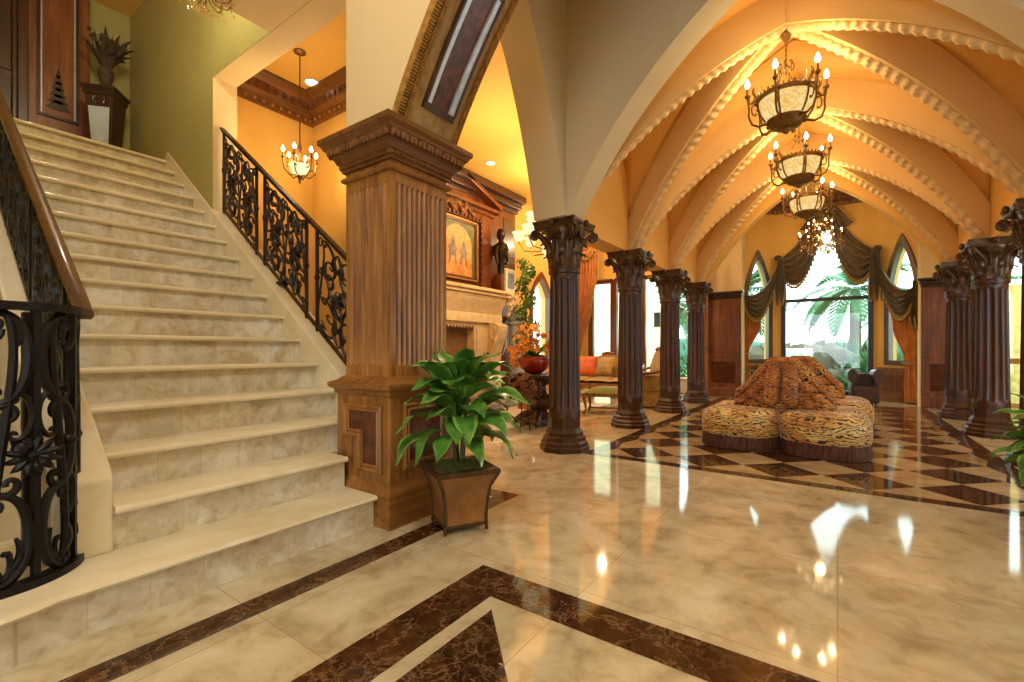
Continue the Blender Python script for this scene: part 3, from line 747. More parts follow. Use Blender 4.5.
# right railing, standing on the sloping curb
rt = thing('stair_railing', 'black wrought iron scroll railing between the stairs and the orange foyer', 'railing', (-3.0,2.24,0))
L, H, SL = 2.38, .80, .746
zb = lambda s: nos(-3.0-s)+.12
fn = lambda s, z: (-s, 0, zb(s)+.05+z)
def slope_bar(mb, s0, s1, z, y, h, sec=None, fnl=None):
    mb.loft([[(-s, -y, zb(s)+z), (-s, y, zb(s)+z), (-s, y, zb(s)+z+h), (-s, -y, zb(s)+z+h)] for s in (s0, s1)])
mb = MB(); slope_bar(mb, 0, L+.03, .88, .024, .022); slope_bar(mb, 0, L+.03, .86, .014, .02); mb.build('top_rail', M['iron_gold'], rt, smooth=0)
mb = MB(); slope_bar(mb, 0, L, .03, .014, .022); mb.build('bottom_rail', M['iron_gold'], rt, smooth=0)
for s in (.03,.62,.78,1.50,1.66,L-.01):
    mb = MB(); mb.box((-s-.011,-.011,zb(s)+.0), (-s+.011,.011,zb(s)+.87)); mb.ball((-s,0,zb(s)+.46), .024, 8, sc=(1,1,1.5)); mb.build('baluster', M['iron_gold'], rt, smooth=30)
for s0, s1, c in ((.05,.60,1),(.80,1.48,2),(1.68,L-.03,2)): scroll_bay(fn, s0, s1, H, (0,-1,0), c, .74).build('scrollwork', M['iron_gold'], rt, smooth=50)
mb = MB(); mb.box((-1.3,-.03,zb(1.2)+.01), (-1.12,.03,zb(1.2)+.04)); leafy(mb, fn, (1.2,.0), .12, .8); mb.build('foot_bracket', M['iron'], rt, smooth=40)
# left railing with its round newel cage
lt = thing('stair_railing', 'black iron railing with wooden handrail curling into a round newel cage at left', 'railing', (-2.74,.29,.2))
R_ = .25
fnv = lambda s, z: (R_*cos(s/R_), R_*sin(s/R_), .03+z)
for z, h, ro, nm in ((.0,.03,.03,'bottom_ring'),(1.05,.03,.035,'top_ring')):
    mb = MB(); rings = []
    for i in range(41):
        a = radians(-120+240*i/40); rings.append([((R_+o)*cos(a), (R_+o)*sin(a), z+q) for o, q in ((-ro,0),(ro,0),(ro,h),(-ro,h))])
    mb.loft(rings); mb.build(nm, M['iron'], lt, smooth=30)
for d in (-100,-62,-20,22,62,100):
    a = radians(d); mb = MB(); mb.box((-.011,-.011,.02), (.011,.011,1.06)); mb.xf(Matrix.Translation((R_*cos(a), R_*sin(a), 0)) @ Matrix.Rotation(a, 4, 'Z')); mb.build('baluster', M['iron'], lt, smooth=0)
mb = MB(); mb.box((-.027,-.027,0), (.027,.027,1.06)); mb.xf(Matrix.Translation((-.03,.12,0))); mb.build('newel_post', M['iron'], lt, smooth=0, bevel=.006)
for d in (-82,-41,1,42,81):
    c = radians(d)*R_; mb = MB(); wv = .17 if abs(d) > 30 else .17
    k = 1 if int(abs(d)+.5) % 2 else -1
    for q, z in enumerate((.17,.5,.84)):
        put(mb, fnv, CS, (c+.015*k*(-1)**q, z), .33, .27, k*(-1)**q, 1, .014); put(mb, fnv, CS, (c-.05*k*(-1)**q, z+.12), .17, .16, -k*(-1)**q, 1, .010)
    put(mb, fnv, SS, (c, .52), .98, .30, k, 1, .012); leafy(mb, fnv, (c, .03), .14, 0); leafy(mb, fnv, (c, 1.02), .14, pi)
    mb.ball(fnv(c+.05,.5), .03, 8); mb.build('scrollwork', M['iron'], lt, smooth=50)
mb = MB(); a0 = radians(18); rosette(mb, fnv, (radians(20)*R_,.47), .085, (cos(a0), sin(a0)*.2-.1, 0), 12); mb.build('rosette', M['iron'], lt, smooth=0)
OX, OY, OZ = -2.74, .29, .2
YY = .55-OY
zr = lambda X: 1.28+.746*(-2.72-X)-OZ
mb = MB()
prof = [(-.022,0),(.022,0),(.032,.015),(.03,.035),(.014,.046),(-.014,.046),(-.03,.035),(-.032,.015)]
mb.loft([[(X-OX, YY+.015+y, zr(X)+z-.03) for y, z in prof] for X in (-2.70,-4.6,-6.7)]); mb.build('handrail', M['handrail'], lt, smooth=35)
zb2 = lambda X: nos(X)+.14-OZ
mb = MB(); mb.loft([[(X-OX, YY+y, zb2(X)+z) for y, z in ((-.014,.03),(.014,.03),(.014,.055),(-.014,.055))] for X in (-2.8,-6.65)]); mb.build('bottom_rail', M['iron'], lt, smooth=0)
fl2 = lambda s, z: (-2.85-s-OX, YY, zb2(-2.85-s)+.05+z)
for k in range(5):
    s0 = k*.76; 
    for q in (.0, .1):
        X = -2.85-s0-q; mb = MB(); mb.box((X-OX-.011,YY-.011,zb2(X)), (X-OX+.011,YY+.011,zr(X))); mb.build('baluster', M['iron'], lt, smooth=0)
    scroll_bay(fl2, s0+.12, s0+.74, .54, (0,-1,0), 2).build('scrollwork', M['iron'], lt, smooth=50)
# ------------------------------------------------------------------ broad leaved potted plants
def blade(base, az, el, L, W, droop, seg=9, tw=0, pet=.1):
    mb = MB(); p = Vector(base); e = el; P = [p.copy()]; T = []
    for i in range(seg):
        d = Vector((cos(az)*cos(e), sin(az)*cos(e), sin(e))); T.append(d); p = p+d*(L/seg); P.append(p.copy()); e -= droop/seg
    T.append(T[-1]); rows = []
    for i in range(seg+1):
        s = i/seg; ww = W*(.05 if s < pet+.02 else max(.02, sin(pi*((s-pet)/(1-pet))**.75)))*.5
        sd = Vector((-sin(az), cos(az), 0)); sd = Matrix.Rotation(tw, 3, T[i]) @ sd; up = T[i].cross(sd)*-1
        if up.z < 0: up = -up
        wv = .012*sin(s*14+az*3)
        rows.append([P[i]+sd*(l*ww)+up*((abs(l)*.22-.12*(l*l))*ww+abs(l)*wv) for l in (-1,-.72,-.36,0,.36,.72,1)])
    b = len(mb.v)
    for r in rows: mb.v += [tuple(q) for q in r]
    for i in range(seg):
        for j in range(6): mb.face((b+i*7+j, b+i*7+j+1, b+i*7+j+8, b+i*7+j+7), 1 if j in (0, 5) else 0)
    return mb
def potted(name, label, loc, rz, seed, grp=None, away=False):
    random.seed(seed)
    t = thing(name, label, 'potted plant', loc, rz, grp)
    mb = MB(); mb.sq([(.13,.03),(.128,.06),(.132,.14),(.145,.24),(.165,.31),(.19,.355),(.19,.36),(.165,.36),(.15,.30)], ax=0, ay=0); mb.build('pot', M['pot'], t, smooth=0, bevel=.006)
    mb = MB(); mb.sq([(.18,.345),(.197,.35),(.2,.365),(.195,.38),(.18,.385),(.17,.38)], ax=0, ay=0)
    for i, j in ((-1,-1),(1,-1),(1,1),(-1,1)):
        mb.tube([(i*o,j*o,z) for o, z in ((.132,.0),(.131,.04),(.13,.09),(.138,.19),(.15,.27),(.19,.355))], .011, 6)
    mb.sq([(.133,.03),(.136,.04),(.133,.05)], ax=0, ay=0)
    mb.build('pot_rim', M['pot_rim'], t, smooth=30)
    mb = MB(); mb.grid(lambda a, b: (.34*(a-.5), .34*(b-.5), .36+.05*(1-(2*a-1)**2)*(1-(2*b-1)**2)+.012*random.random()), 18, 18); mb.build('moss', M['moss'], t, smooth=60)
    mb = MB()
    for k in range(4): mb.tube([(.02*cos(k*1.7)+.03*cos(k*1.7)*s, .02*sin(k*1.7)+.03*sin(k*1.7)*s, .36+.36*s) for s in (0,.3,.6,1)], [.016,.014,.012,.008], 6)
    mb.build('stem', M['stem'], t, smooth=60)
    n = 84
    for i in range(n):
        h = .52+.33*(i/n); az = i*2.4+random.uniform(-.3,.3)
        q = i/n; el = .7+.75*q+random.uniform(-.2,.2); dr = 1.9-.5*q+random.uniform(-.2,.3)
        L = random.uniform(.40,.51)*(1-.08*q)
        if away and cos(az+rz) < -.4: el = 1.42; dr = .9; L *= .75
        blade((.035*cos(az), .035*sin(az), h), az, el, L, random.uniform(.125,.17), dr, 11, random.uniform(-.45,.45), .26).build('leaf', [M['leaf'], M['leaf_edge'] if i % 3 else M['leaf']], t, smooth=60)
    return t
potted('potted_plant', 'broad leafy green plant in square bronze pot before the oak pillar', (-1.945,2.17,0), radians(61), 3, None, True)
potted('potted_plant', 'green leafy plant poking in at the right edge of the photo', (1.14,4.05,0), .4, 5).scale = (.85,.85,.74)
# ------------------------------------------------------------------ chandeliers
def candle(par, p, sc=1.0):
    mb = MB(); mb.lathe([(.004,-.035),(.02,-.028),(.03,-.01),(.026,0),(.012,.004),(.011,.07),(.004,.072)], 10, p); c = mb.build('candle_cup', M['brass'], par, smooth=40)
    mb = MB(); mb.lathe([(.006,.07),(.024*sc,.07+.02*sc),(.028*sc,.07+.042*sc),(.018*sc,.07+.072*sc),(.003,.07+.1*sc)], 10, p); mb.build('bulb', M['bulb'], par, smooth=60)
def bowl_chandelier(loc, label):
    t = thing('chandelier', label, 'chandelier', loc, .35, 'bowl chandeliers under the vault'); t.scale = (.9,.9,1)
    mb = MB(); mb.lathe([(.05,.10),(.055,.02),(.06,.0),(.03,-.05),(.015,-.08),(.006,-.1)], 12); mb.build('canopy', M['brass'], t)
    mb = MB(); mb.tube([(0,0,.02),(0,0,-.33)], .008, 6)
    for k in range(7): mb.ball((0,0,-.0-.05*k), .014, 6, sc=(1,1,1.4))
    mb.build('stem', M['brass'], t)
    mb = MB(); mb.lathe([(.02,-.32),(.04,-.34),(.03,-.37),(.01,-.40)], 10)
    for k in range(6):
        a = k*pi/3; put(mb, lambda s, z, a=a: (cos(a)*(.03+s), sin(a)*(.03+s), -.34+z), CS, (.035,.02), .08, .08, 1, 1, .006)
    mb.build('crown', M['brass'], t)
    mb = MB()
    for k in range(3):
        a = k*2*pi/3+.5; mb.tube([(cos(a)*(.03+.25*s), sin(a)*(.03+.25*s), -.36-.28*s-.03*sin(pi*s)) for s in [i/8 for i in range(9)]], .005, 5)
    mb.build('chain', M['brass'], t)
    mb = MB(); mb.lathe([(.28,-.63),(.275,-.7),(.25,-.78),(.2,-.85),(.14,-.89)], 32, cap=False); mb.build('glass_bowl', M['alab'], t, smooth=60)
    mb = MB(); mb.lathe([(.275,-.655),(.3,-.65),(.305,-.63),(.3,-.61),(.278,-.605)], 36, cap=False)
    for k in range(36):
        a = k*pi/18; mb.ball((.3*cos(a), .3*sin(a), -.60), .014, 5, sc=(1,1,1.5))
    mb.build('gallery_ring', M['brass'], t)
    mb = MB(); mb.lathe([(.2,-.855),(.205,-.87),(.17,-.9),(.15,-.93),(.08,-.955),(.05,-.96),(.03,-.99),(.003,-1.01)], 20)
    for k in range(12): a = k*pi/6; mb.ball((.185*cos(a), .185*sin(a), -.885), .022, 6)
    mb.build('base_cup', M['brass'], t)
    for k in range(6):
        a = k*pi/3
        mb = MB(); mb.tube([((r+.006)*cos(a), (r+.006)*sin(a), z) for r, z in ((.285,-.6),(.285,-.66),(.28,-.71),(.255,-.79),(.205,-.86))], .011, 6)
        P = [(.2,-.88),(.28,-.9),(.35,-.87),(.385,-.79),(.38,-.7),(.395,-.63),(.40,-.6)]
        mb.tube([(r*cos(a), r*sin(a), z) for r, z in P], [.013,.012,.012,.011,.011,.01,.009], 6)
        f = lambda s, z, a=a: (cos(a)*s, sin(a)*s, z)
        put(mb, f, CS, (.33,-.72), .12, .12, 1, 1, .007); leafy(mb, f, (.37,-.66), .09, .3); leafy(mb, f, (.295,-.6), .12, 0)
        arm = mb.build('arm', M['brass'], t, smooth=50)
        candle(arm, (.40*cos(a), .40*sin(a), -.565))
    return t
b0 = bowl_chandelier((XC,5.45,4.31), 'bowl chandelier nearest the camera under the ribbed vault')
dup(b0, (XC,7.38,4.31), .8, 'middle bowl chandelier hanging in the vault behind the nearest one')
dup(b0, (XC,9.31,4.31), 1.2, 'farthest and smallest bowl chandelier in the vault, above the crystal chandelier')
def crystal_chandelier(loc, label, seed=1, drop=1.0):
    random.seed(seed); t = thing('chandelier', label, 'chandelier', loc)
    mb = MB(); mb.lathe([(.05,0),(.05,-.02),(.012,-.06)], 10); mb.tube([(0,0,-.05),(0,0,-drop)], .007, 5); mb.build('stem', M['brass'], t)
    mb = MB(); mb.lathe([(.03,-drop+.05),(.06,-drop),(.02,-drop-.1),(.035,-drop-.2),(.02,-drop-.3),(.06,-drop-.42),(.02,-drop-.5)], 12); mb.build('body', M['brass'], t)
    cr = MB()
    def drop_(p, r):
        cr.loft([[(p[0]+r*q*cos(k*pi/2), p[1]+r*q*sin(k*pi/2), p[2]+z*r) for k in range(4)] for q, z in ((.1,1.6),(1,.2),(.1,-1.2))])
    for tier, (R, z, n) in enumerate(((.2,-drop-.12,6),(.38,-drop-.34,10))):
        for k in range(n):
            a = k*2*pi/n+tier*.3; mb = MB()
            mb.tube([(r*cos(a), r*sin(a), zz) for r, zz in ((.02,z-.08),(R*.5,z-.16),(R*.85,z-.12),(R,z-.02),(R,z+.02))], .009, 6)
            arm = mb.build('arm', M['brass'], t); candle(arm, (R*cos(a), R*sin(a), z+.05), .5)
            for i in range(4): drop_((R*cos(a)+random.uniform(-.05,.05), R*sin(a)+random.uniform(-.05,.05), z-.06-.05*i), .02)
    for i in range(110):
        a = random.uniform(0, 2*pi); q = random.random(); R = .1+.28*q; drop_((R*cos(a), R*sin(a), -drop-.55+.28*q*q-random.uniform(0,.12)), random.uniform(.014,.026))
    for i in range(40):
        a = i*2*pi/40; drop_((.13*cos(a), .13*sin(a), -drop+.05-.1*random.random()), .018)
    o = cr.build('crystal_drops', M['crystal'], t, smooth=0); o['kind'] = 'stuff'
    return t
cc = crystal_chandelier((-.30,11.55,4.75), 'sparkling crystal chandelier hanging before the arched garden window', 1, 1.0)
crystal_chandelier((-4.2,1.62,5.72), 'crystal chandelier cut off by the top edge above the stairs', 2, 3.05).scale = (.5,.5,.5)
# foyer chandelier: six candles round a frosted bowl
t = thing('chandelier', 'small brass chandelier on long rod in the orange foyer behind the railing', 'chandelier', (-5.0,2.88,4.18)); t.scale = (.7,.7,.7)
mb = MB(); mb.lathe([(.09,.455),(.095,.435),(.04,.41),(.008,.40)], 14); mb.build('canopy', M['brass'], t)
mb = MB(); mb.tube([(0,0,.42),(0,0,-1.35)], .010, 6); mb.lathe([(.01,-1.0),(.03,-1.1),(.015,-1.2),(.03,-1.28),(.01,-1.38)], 10); mb.build('stem', M['brass'], t)
mb = MB(); mb.lathe([(.15,-1.40),(.145,-1.46),(.11,-1.53),(.04,-1.57)], 20); mb.build('glass_bowl', M['shade_glow'], t, smooth=60)
mb = MB(); mb.lathe([(.05,-1.57),(.04,-1.6),(.015,-1.64),(.02,-1.67),(.003,-1.7)], 10); mb.build('finial', M['brass'], t)
for k in range(6):
    a = k*pi/3+.2; mb = MB()
    mb.tube([(r*cos(a), r*sin(a), z) for r, z in ((.04,-1.56),(.15,-1.58),(.23,-1.5),(.25,-1.38),(.25,-1.33))], .01, 6)
    put(mb, lambda s, z, a=a: (cos(a)*s, sin(a)*s, z), CS, (.16,-1.38), .16, .16, -1, 1, .007)
    arm = mb.build('arm', M['brass'], t); candle(arm, (.25*cos(a), .25*sin(a), -1.30))
# living room chandelier with cream bell shades
t = thing('chandelier', 'large chandelier with cream glass shades behind the nearest left column', 'chandelier', (-4.28,7.45,4.25)); t.scale = (.92,.92,1)
mb = MB(); mb.tube([(0,0,.22),(0,0,-1.0)], .012, 6); mb.lathe([(.08,.25),(.06,.21),(.01,.19)], 12); mb.lathe([(.02,-.8),(.07,-.95),(.03,-1.1),(.1,-1.25),(.04,-1.4),(.003,-1.5)], 12); mb.build('stem', M['brass'], t)
for k in range(16):
    a = k*pi/8+.15; R = .74 if k % 2 else .5; zz = -1.02 if k % 2 else -.72
    mb = MB(); mb.tube([(r*cos(a), r*sin(a), z) for r, z in ((.04,zz-.1),(R*.45,zz-.3),(R*.85,zz-.28),(R,zz-.13),(R,zz-.08))], .014, 6)
    arm = mb.build('arm', M['brass'], t)
    mb = MB(); mb.lathe([(.02,-.1),(.07,-.08),(.11,-.02),(.115,.04),(.15,.07)], 14, (R*cos(a), R*sin(a), zz), cap=False, fn=lambda r,z,j,n: r*(1+.08*cos(j*2*pi*4/n)*(z > 0))); mb.build('glass_shade', M['shade_glow'], arm, smooth=60)
mb = MB(); mb.lathe([(.3,-1.24),(.27,-1.33),(.17,-1.41),(.03,-1.45)], 20, cap=False); mb.build('glass_bowl', M['shade_glow'], t, smooth=60)
# recessed ceiling lamp of the living room
for nm, p, lb in (('ceiling_light', (-5.15,6.6,4.499), 'round recessed ceiling light above the fireplace'), ('ceiling_light', (-5.45,3.3,4.499), 'round recessed ceiling light beside the foyer chandelier')):
    mb = MB(); mb.lathe([(.095,.0),(.1,-.008),(.085,-.012),(.075,-.004)], 20, cap=False); o = tag(mb.build(nm, M['white_frame'], None, p), lb, 'light')
    mb = MB(); mb.lathe([(.076,-.001),(.076,-.004),(.01,-.005)], 20); mb.build('lamp_disc', M['can_light'], o)
# ------------------------------------------------------------------ tiger velvet conversation settees
def make_settee(loc, label):
    t = thing('settee', label, 'settee', loc, 0, 'tiger print settees of the hall')
    for sx in (-1, 1):
        for sy in (-1, 1):
            c = (sx*.40, sy*.30, 0)
            fn = lambda r,z,j,n: r*(1+.06*abs(sin(2*(2*pi*j/n)))**1.5)
            mb = MB(); mb.lathe([(.385,.13),(.405,.16),(.415,.24),(.41,.34),(.385,.395),(.33,.425),(.2,.44),(.02,.445)], 40, c, fn=fn); so = mb.build('seat', M['tiger_pale'], t, smooth=60)
            mb = MB(); n = 120
            mb.lathe([(.40,.005),(.405,.02),(.40,.15),(.39,.155)], n, c, fn=lambda r,z,j,n: fn(r,z,j,n)*(1+(.014 if j % 2 else -.008)*(1-z/.16)+.006*sin(j*.7))); mb.build('fringe', M['fringe'], so, smooth=60)
    def top(x):
        s = min(1, max(0, (abs(x)-.08)/.46)); return .62+.40*(1-s*s*(3-2*s))
    for sy in (-1, 1):
        mb = MB(); rings = []; nxx = 84
        for i in range(nxx+1):
            x = -.52+1.04*i/nxx; e = max(.25, min(1, ((.52-abs(x))/.035))**.5) if abs(x) > .485 else 1
            zt = (top(x)-.36)*min(1, e*1.2)+.36; yo = .02-.05*(abs(x)/.6)**2; ring = []
            for k in range(37):
                s = k/36
                if s < .72:
                    z = .36+(zt-.07-.36)*s/.72; y = yo-(.20-.10*s/.72)*e
                    tf = .055*(abs(sin(x*19+z*19)*sin(x*19-z*19))**.6)*(abs(x) > .12); y -= tf*e+.004
                else:
                    a = (s-.72)/.28*pi/2; z = zt-.07+.07*sin(a); y = yo-.1*cos(a)*e
                ring.append((x, sy*-1*(-y) if sy > 0 else y, z))
            for q in ((.0,zt),(.0,.36)): ring.append((x, (0 if sy < 0 else 0), q[1]))
            rings.append(ring if sy < 0 else [(p[0], p[1], p[2]) for p in ring])
        if sy > 0: rings = [[(p[0], abs(p[1]), p[2]) for p in r] for r in rings]
        mb.loft(rings); mb.build('backrest', M['tiger'], t, smooth=70)
        for sx in (-1, 1):
            mb = MB(); P = []; rr = []
            for k in range(15):
                s = k/14; P.append((sx*(.075+.02*s), sy*(.09+.20*s**.8), .97-.50*s)); rr.append(.078*min(1, .55+s*2.2, (.08+(1-s)*7)**.5)+.004*sin(k*2))
            mb.tube(P, rr, 14); mb.build('bolster', M['tiger'], t, smooth=70)
    return t
s0 = make_settee((-.52,6.22,0), 'tiger print conversation settee nearest the camera, in the middle of the hall')
dup(s0, (-.43,7.78,0), 0, 'tiger print conversation settee partly hidden behind the nearer one')
# leather scroll arm chair by the window
t = thing('armchair', 'dark leather chair with rolled arms right behind the tiger settees', 'chair', (.40,11.1,0), .1); t.scale = (.60,.7,1.02)
mb = MB(); mb.box((-.32,-.34,.1), (.32,.34,.4)); mb.build('seat', M['leather'], t, smooth=0, bevel=.04)
mb = MB(); mb.box((-.28,.22,.12), (.28,.32,.58)); mb.tube([(-.28,.28,.57),(.28,.28,.57)], .06, 12); mb.build('backrest', M['leather'], t, smooth=45)
for sx in (-1, 1):
    mb = MB(); mb.box((sx*.3-.05,-.3,.1), (sx*.3+.05,.34,.6)); mb.tube([(sx*.32,-.34,.60),(sx*.32,.36,.58)], .13, 14); mb.build('arm', M['leather'], t, smooth=45)
    for sy in (-1, 1):
        mb = MB(); mb.lathe([(.02,0),(.035,.03),(.025,.07),(.035,.11)], 10, (sx*.27, sy*.28, 0)); mb.build('leg', M['walnut'], t)
# ------------------------------------------------------------------ draperies
def swag(mb, P0, P1, s_top, s_bot, out, nu=30, nv=36, folds=5, bunch=.10):
    P0, P1 = Vector(P0), Vector(P1); o = Vector(out)
    def f(a, b):
        s = 4*a*(1-a); p = P0.lerp(P1, a); k = sin(pi*a)**.6
        z = -(s_top+(s_bot-s_top)*b)*(s**.9)-bunch*b*(1-k)
        dep = .06+.10*k*sin(pi*min(1, b*1.1))+.045*sin(b*folds*2*pi)*(.4+.6*k)
        return p+Vector((0,0,z))+o*dep
    mb.grid(f, nu, nv); return f
def tassels(f, n, nm, par, mat):
    mb = MB()
    for i in range(n):
        p = f((i+.5)/n, 1.0); mb.ball((p.x,p.y,p.z-.015), .018, 5); mb.lathe([(.008,-.03),(.022,-.05),(.026,-.09),(.004,-.095)], 6, p)
    mb.tube([f(i/40, 1.0) for i in range(41)], .014, 6)
    mb.build(nm, mat, par, smooth=60)
t = thing('valance', 'olive brown swag valance with bullion fringe over the bay window', 'valance', (0,0,0))
no = Vector((0,-1,0)); nl = Vector((UL.y,-UL.x,0)); nr = Vector((UR.y,-UR.x,0))
PK = (-.22,12.84,4.42); QL = (-1.17,12.74,3.27); QR = (.70,12.74,3.27); EL = (-1.93,12.22,2.52); ER = (1.32,12.22,2.42)
for A, B, a, b, nn in ((QL,PK,.16,1.12,no),(PK,QR,.16,1.12,no),(EL,QL,.38,1.0,nl),(QR,ER,.38,1.0,nr)):
    mb = MB(); f = swag(mb, A, B, a, b, nn); s = mb.build('swag', M['swag'], t, smooth=70, solid=.006); tassels(f, 26, 'bullion_fringe', s, M['swag_trim'])
def jabot(x, y, z0, z1, w, nn, nm='jabot'):
    mb = MB(); U = Vector((-nn.y, nn.x, 0))
    mb.grid(lambda a, b: Vector((x,y,0))+U*((a-.5)*w*(.55+.45*b))+nn*(.08+.03*sin(a*5*2*pi))+Vector((0,0,z0+(z1-z0)*b*(.72+.28*abs(sin(a*2.5*pi))))), 40, 10)
    o = mb.build(nm, M['swag'], t, smooth=70, solid=.006)
    mb = MB(); mb.tube([Vector((x,y,0))+U*((a-.5)*w)+nn*(.08+.03*sin(a*5*2*pi))+Vector((0,0,z0+(z1-z0)*(.72+.28*abs(sin(a*2.5*pi))))) for a in [i/40 for i in range(41)]], .014, 6); mb.build('trim_band', M['swag_trim'], o, smooth=60)
jabot(-1.1,12.68,3.3,2.15,.24,no); jabot(.66,12.68,3.3,2.15,.24,no); jabot(-1.95,12.2,2.6,1.55,.2,nl); jabot(1.33,12.2,2.5,1.5,.2,nr)
for x, z in ((-1.17,3.3),(.70,3.3),(-.22,4.43)):
    mb = MB(); mb.ball((x,12.66,z), .07, 10, sc=(1.2,.8,1)); mb.build('rosette', M['swag'], t, smooth=60)
mb = MB(); mb.grid(lambda a, b: Vector((-.22+(a-.5)*(.25+.75*b), 12.74+.03*sin(a*30), 4.45-.62*b+.1*(2*a-1)**2*b)), 50, 8); o = mb.build('peak_drape', M['swag'], t, smooth=70, solid=.006)
mb = MB()
random.seed(4)
for i in range(60): mb.ball((-.22+random.uniform(-.16,.16), 12.68, 4.45-random.uniform(0,.42)), random.uniform(.012,.03), 6, sc=(1,.5,1))
mb.build('peak_trim', M['swag_trim'], o, smooth=60)['kind'] = 'stuff'
def curtain(name, label, A, B, nn, ztop, widths, folds=9, mat='curtain', grp=None, zbot=.02, lining=None):
    # widths: list of (z, a0, a1) where a runs along A->B
    A, B = Vector(A), Vector(B); U = B-A; nn = Vector(nn)
    def wz(z):
        for (z0,p0,q0), (z1,p1,q1) in zip(widths, widths[1:]):
            if z0 >= z >= z1:
                s = (z0-z)/(z0-z1); s = s*s*(3-2*s); return p0+(p1-p0)*s, q0+(q1-q0)*s
        return widths[-1][1:]
    org = A
    t = thing(name, label, 'curtain', (org.x, org.y, 0), 0, grp)
    mb = MB()
    def f(a, b):
        z = ztop+(zbot-ztop)*b; p, q = wz(z); amp = .03+.04*(q-p)
        return U*(p+(q-p)*a)+nn*(.06+amp*sin(a*folds*2*pi)+amp*.4*sin(a*folds*4.7+b*3))+Vector((0,0,z))
    mb.grid(f, 90, 44); mb.build('drape', M[mat], t, smooth=70, solid=.006)
    zt = min(widths, key=lambda w: w[2]-w[1]); mb = MB()
    mb.tube([U*(zt[1]-.02+(zt[2]-zt[1]+.04)*k/10)+nn*(.12+.02*sin(pi*k/10))+Vector((0,0,zt[0]+.03*(k/10-.5))) for k in range(11)], .022, 8); mb.build('tieback', M['swag_trim'], t, smooth=60)
    if lining:
        mb = MB(); mb.tube([f(1.0, i/44) for i in range(45)], .014, 6); mb.build('gold_edge', M['swag_trim'], t, smooth=60)
    return t
curtain('curtain', 'amber velvet curtain tied back left of the bay window', BA+UL*.02, BA+UL*.8, nl, 2.4, [(2.4,.05,.9),(1.7,.02,.75),(1.0,.02,.36),(.5,.0,.42),(0,0,.45)], mat='bay_curtain')
curtain('curtain', 'amber velvet curtain tied back right of the bay window', BD-UR*.02, BD-UR*.8, nr, 2.3, [(2.3,.05,.9),(1.6,.08,.72),(.82,.12,.42),(.4,.06,.45),(0,.04,.42)], mat='bay_curtain')
curtain('curtain', 'tall orange curtain sweeping aside in the living room behind left columns', (-5.80,11.2,0), (-4.85,11.2,0), (0,-1,0), 4.5, [(4.5,0,.78),(3.2,0,.70),(2.2,0,.5),(1.0,.0,.18),(.5,.0,.2),(0,0,.22)], 8, lining=True)
curtain('curtain', 'narrow orange curtain between the two farthest left columns', (-2.5,11.6,0), (-2.98,11.6,0), (0,-1,0), 3.2, [(3.2,.0,.8),(2,.0,.5),(1.2,0,.25),(0,0,.3)], 5)
t = thing('valance', 'orange swag draped above the tall living room curtain', 'valance', (-5.2,11.05,4.15))
mb = MB(); f = swag(mb, (-.55,0,-.05), (.28,0,.32), .12, .72, (0,-1,0)); o = mb.build('swag', M['curtain'], t, smooth=70, solid=.006); tassels(f, 16, 'bullion_fringe', o, M['swag_trim'])
mb = MB(); mb.grid(lambda a, b: Vector((.2+.16*a, -.08+.03*sin(a*18), .35-.62*b)), 24, 6); mb.build('jabot', M['curtain'], t, smooth=70, solid=.006)
# ------------------------------------------------------------------ fireplace wall
XF = -5.9; FY = 6.35
t = thing('overmantel', 'tall carved mahogany overmantel with broken pediment above the fireplace', 'overmantel', (XF,FY,0))
def xb(mb, d0, d1, y0, y1, z0, z1, m=0): mb.box((d0,y0,z0), (d1,y1,z1), m)
mb = MB(); xb(mb, 0, .1, -1.75, 1.5, 2.0, 4.1); xb(mb, 0, .04, 1.5, 2.05, 0, 4.1); mb.build('backboard', M['mahogany'], t, smooth=0)
mb = MB()
for sy in (-1, 1):
    mb = MB(); xb(mb, .1, .17, sy*.86-.14, sy*.86+.14, 2.05, 3.78)
    for k in range(14): xb(mb, .17, .19, sy*.7-.03, sy*.7+.03, 2.15+k*.115, 2.2+k*.115)
    xb(mb, .1, .22, sy*.86-.17, sy*.86+.17, 2.0, 2.14)
    mb.build('pilaster', M['mahogany'], t, smooth=0, bevel=.008)
mb = MB(); xb(mb, .1, .16, -.72, .72, 3.6, 3.9); 
for k in range(13): xb(mb, .16, .19, -.7+k*.112, -.64+k*.112, 3.62, 3.67)
xb(mb, .0, .2, -1.1, 1.1, 3.78, 3.86); xb(mb, .0, .28, -1.2, 1.2, 3.86, 3.93); mb.build('entablature', M['mahogany'], t, smooth=0, bevel=.008)
mb = MB()
for sy in (-1, 1):
    mb.prism([(.02,sy*1.25,3.93),(.02,sy*.14,4.33),(.02,sy*.14,4.42),(.02,sy*1.25,4.02)][::sy], (.28,0,0))
mb.build('pediment', M['mahogany'], t, smooth=0, bevel=.01)
mb = MB(); fnm = lambda s, z: (.2, s, z)
for fx in (-1, 1):
    put(mb, fnm, CS, (fx*.14,3.83), .26, .26, fx, 1, .03); put(mb, fnm, SS, (fx*.33,3.75), .3, .22, fx, 1, .022, 1.2*fx)
    leafy(mb, fnm, (fx*.05,3.75), .26, -fx*.9)
mb.ball((.2,0,3.84), .07, 8, sc=(.5,1,1.2)); mb.build('carved_crest', M['gilt_wood'], t, smooth=50)
mb = MB(); xb(mb, 0, .12, -2.4, 2.05, 4.1, 4.18); xb(mb, 0, .2, -2.4, 2.08, 4.18, 4.3); xb(mb, 0, .3, -2.4, 2.12, 4.3, 4.45); xb(mb, .04, .06, 1.58, 1.98, 2.2, 3.0); xb(mb, .04, .06, 1.58, 1.98, 3.1, 3.95); mb.build('cornice', M['walnut'], t, smooth=0, bevel=.01)
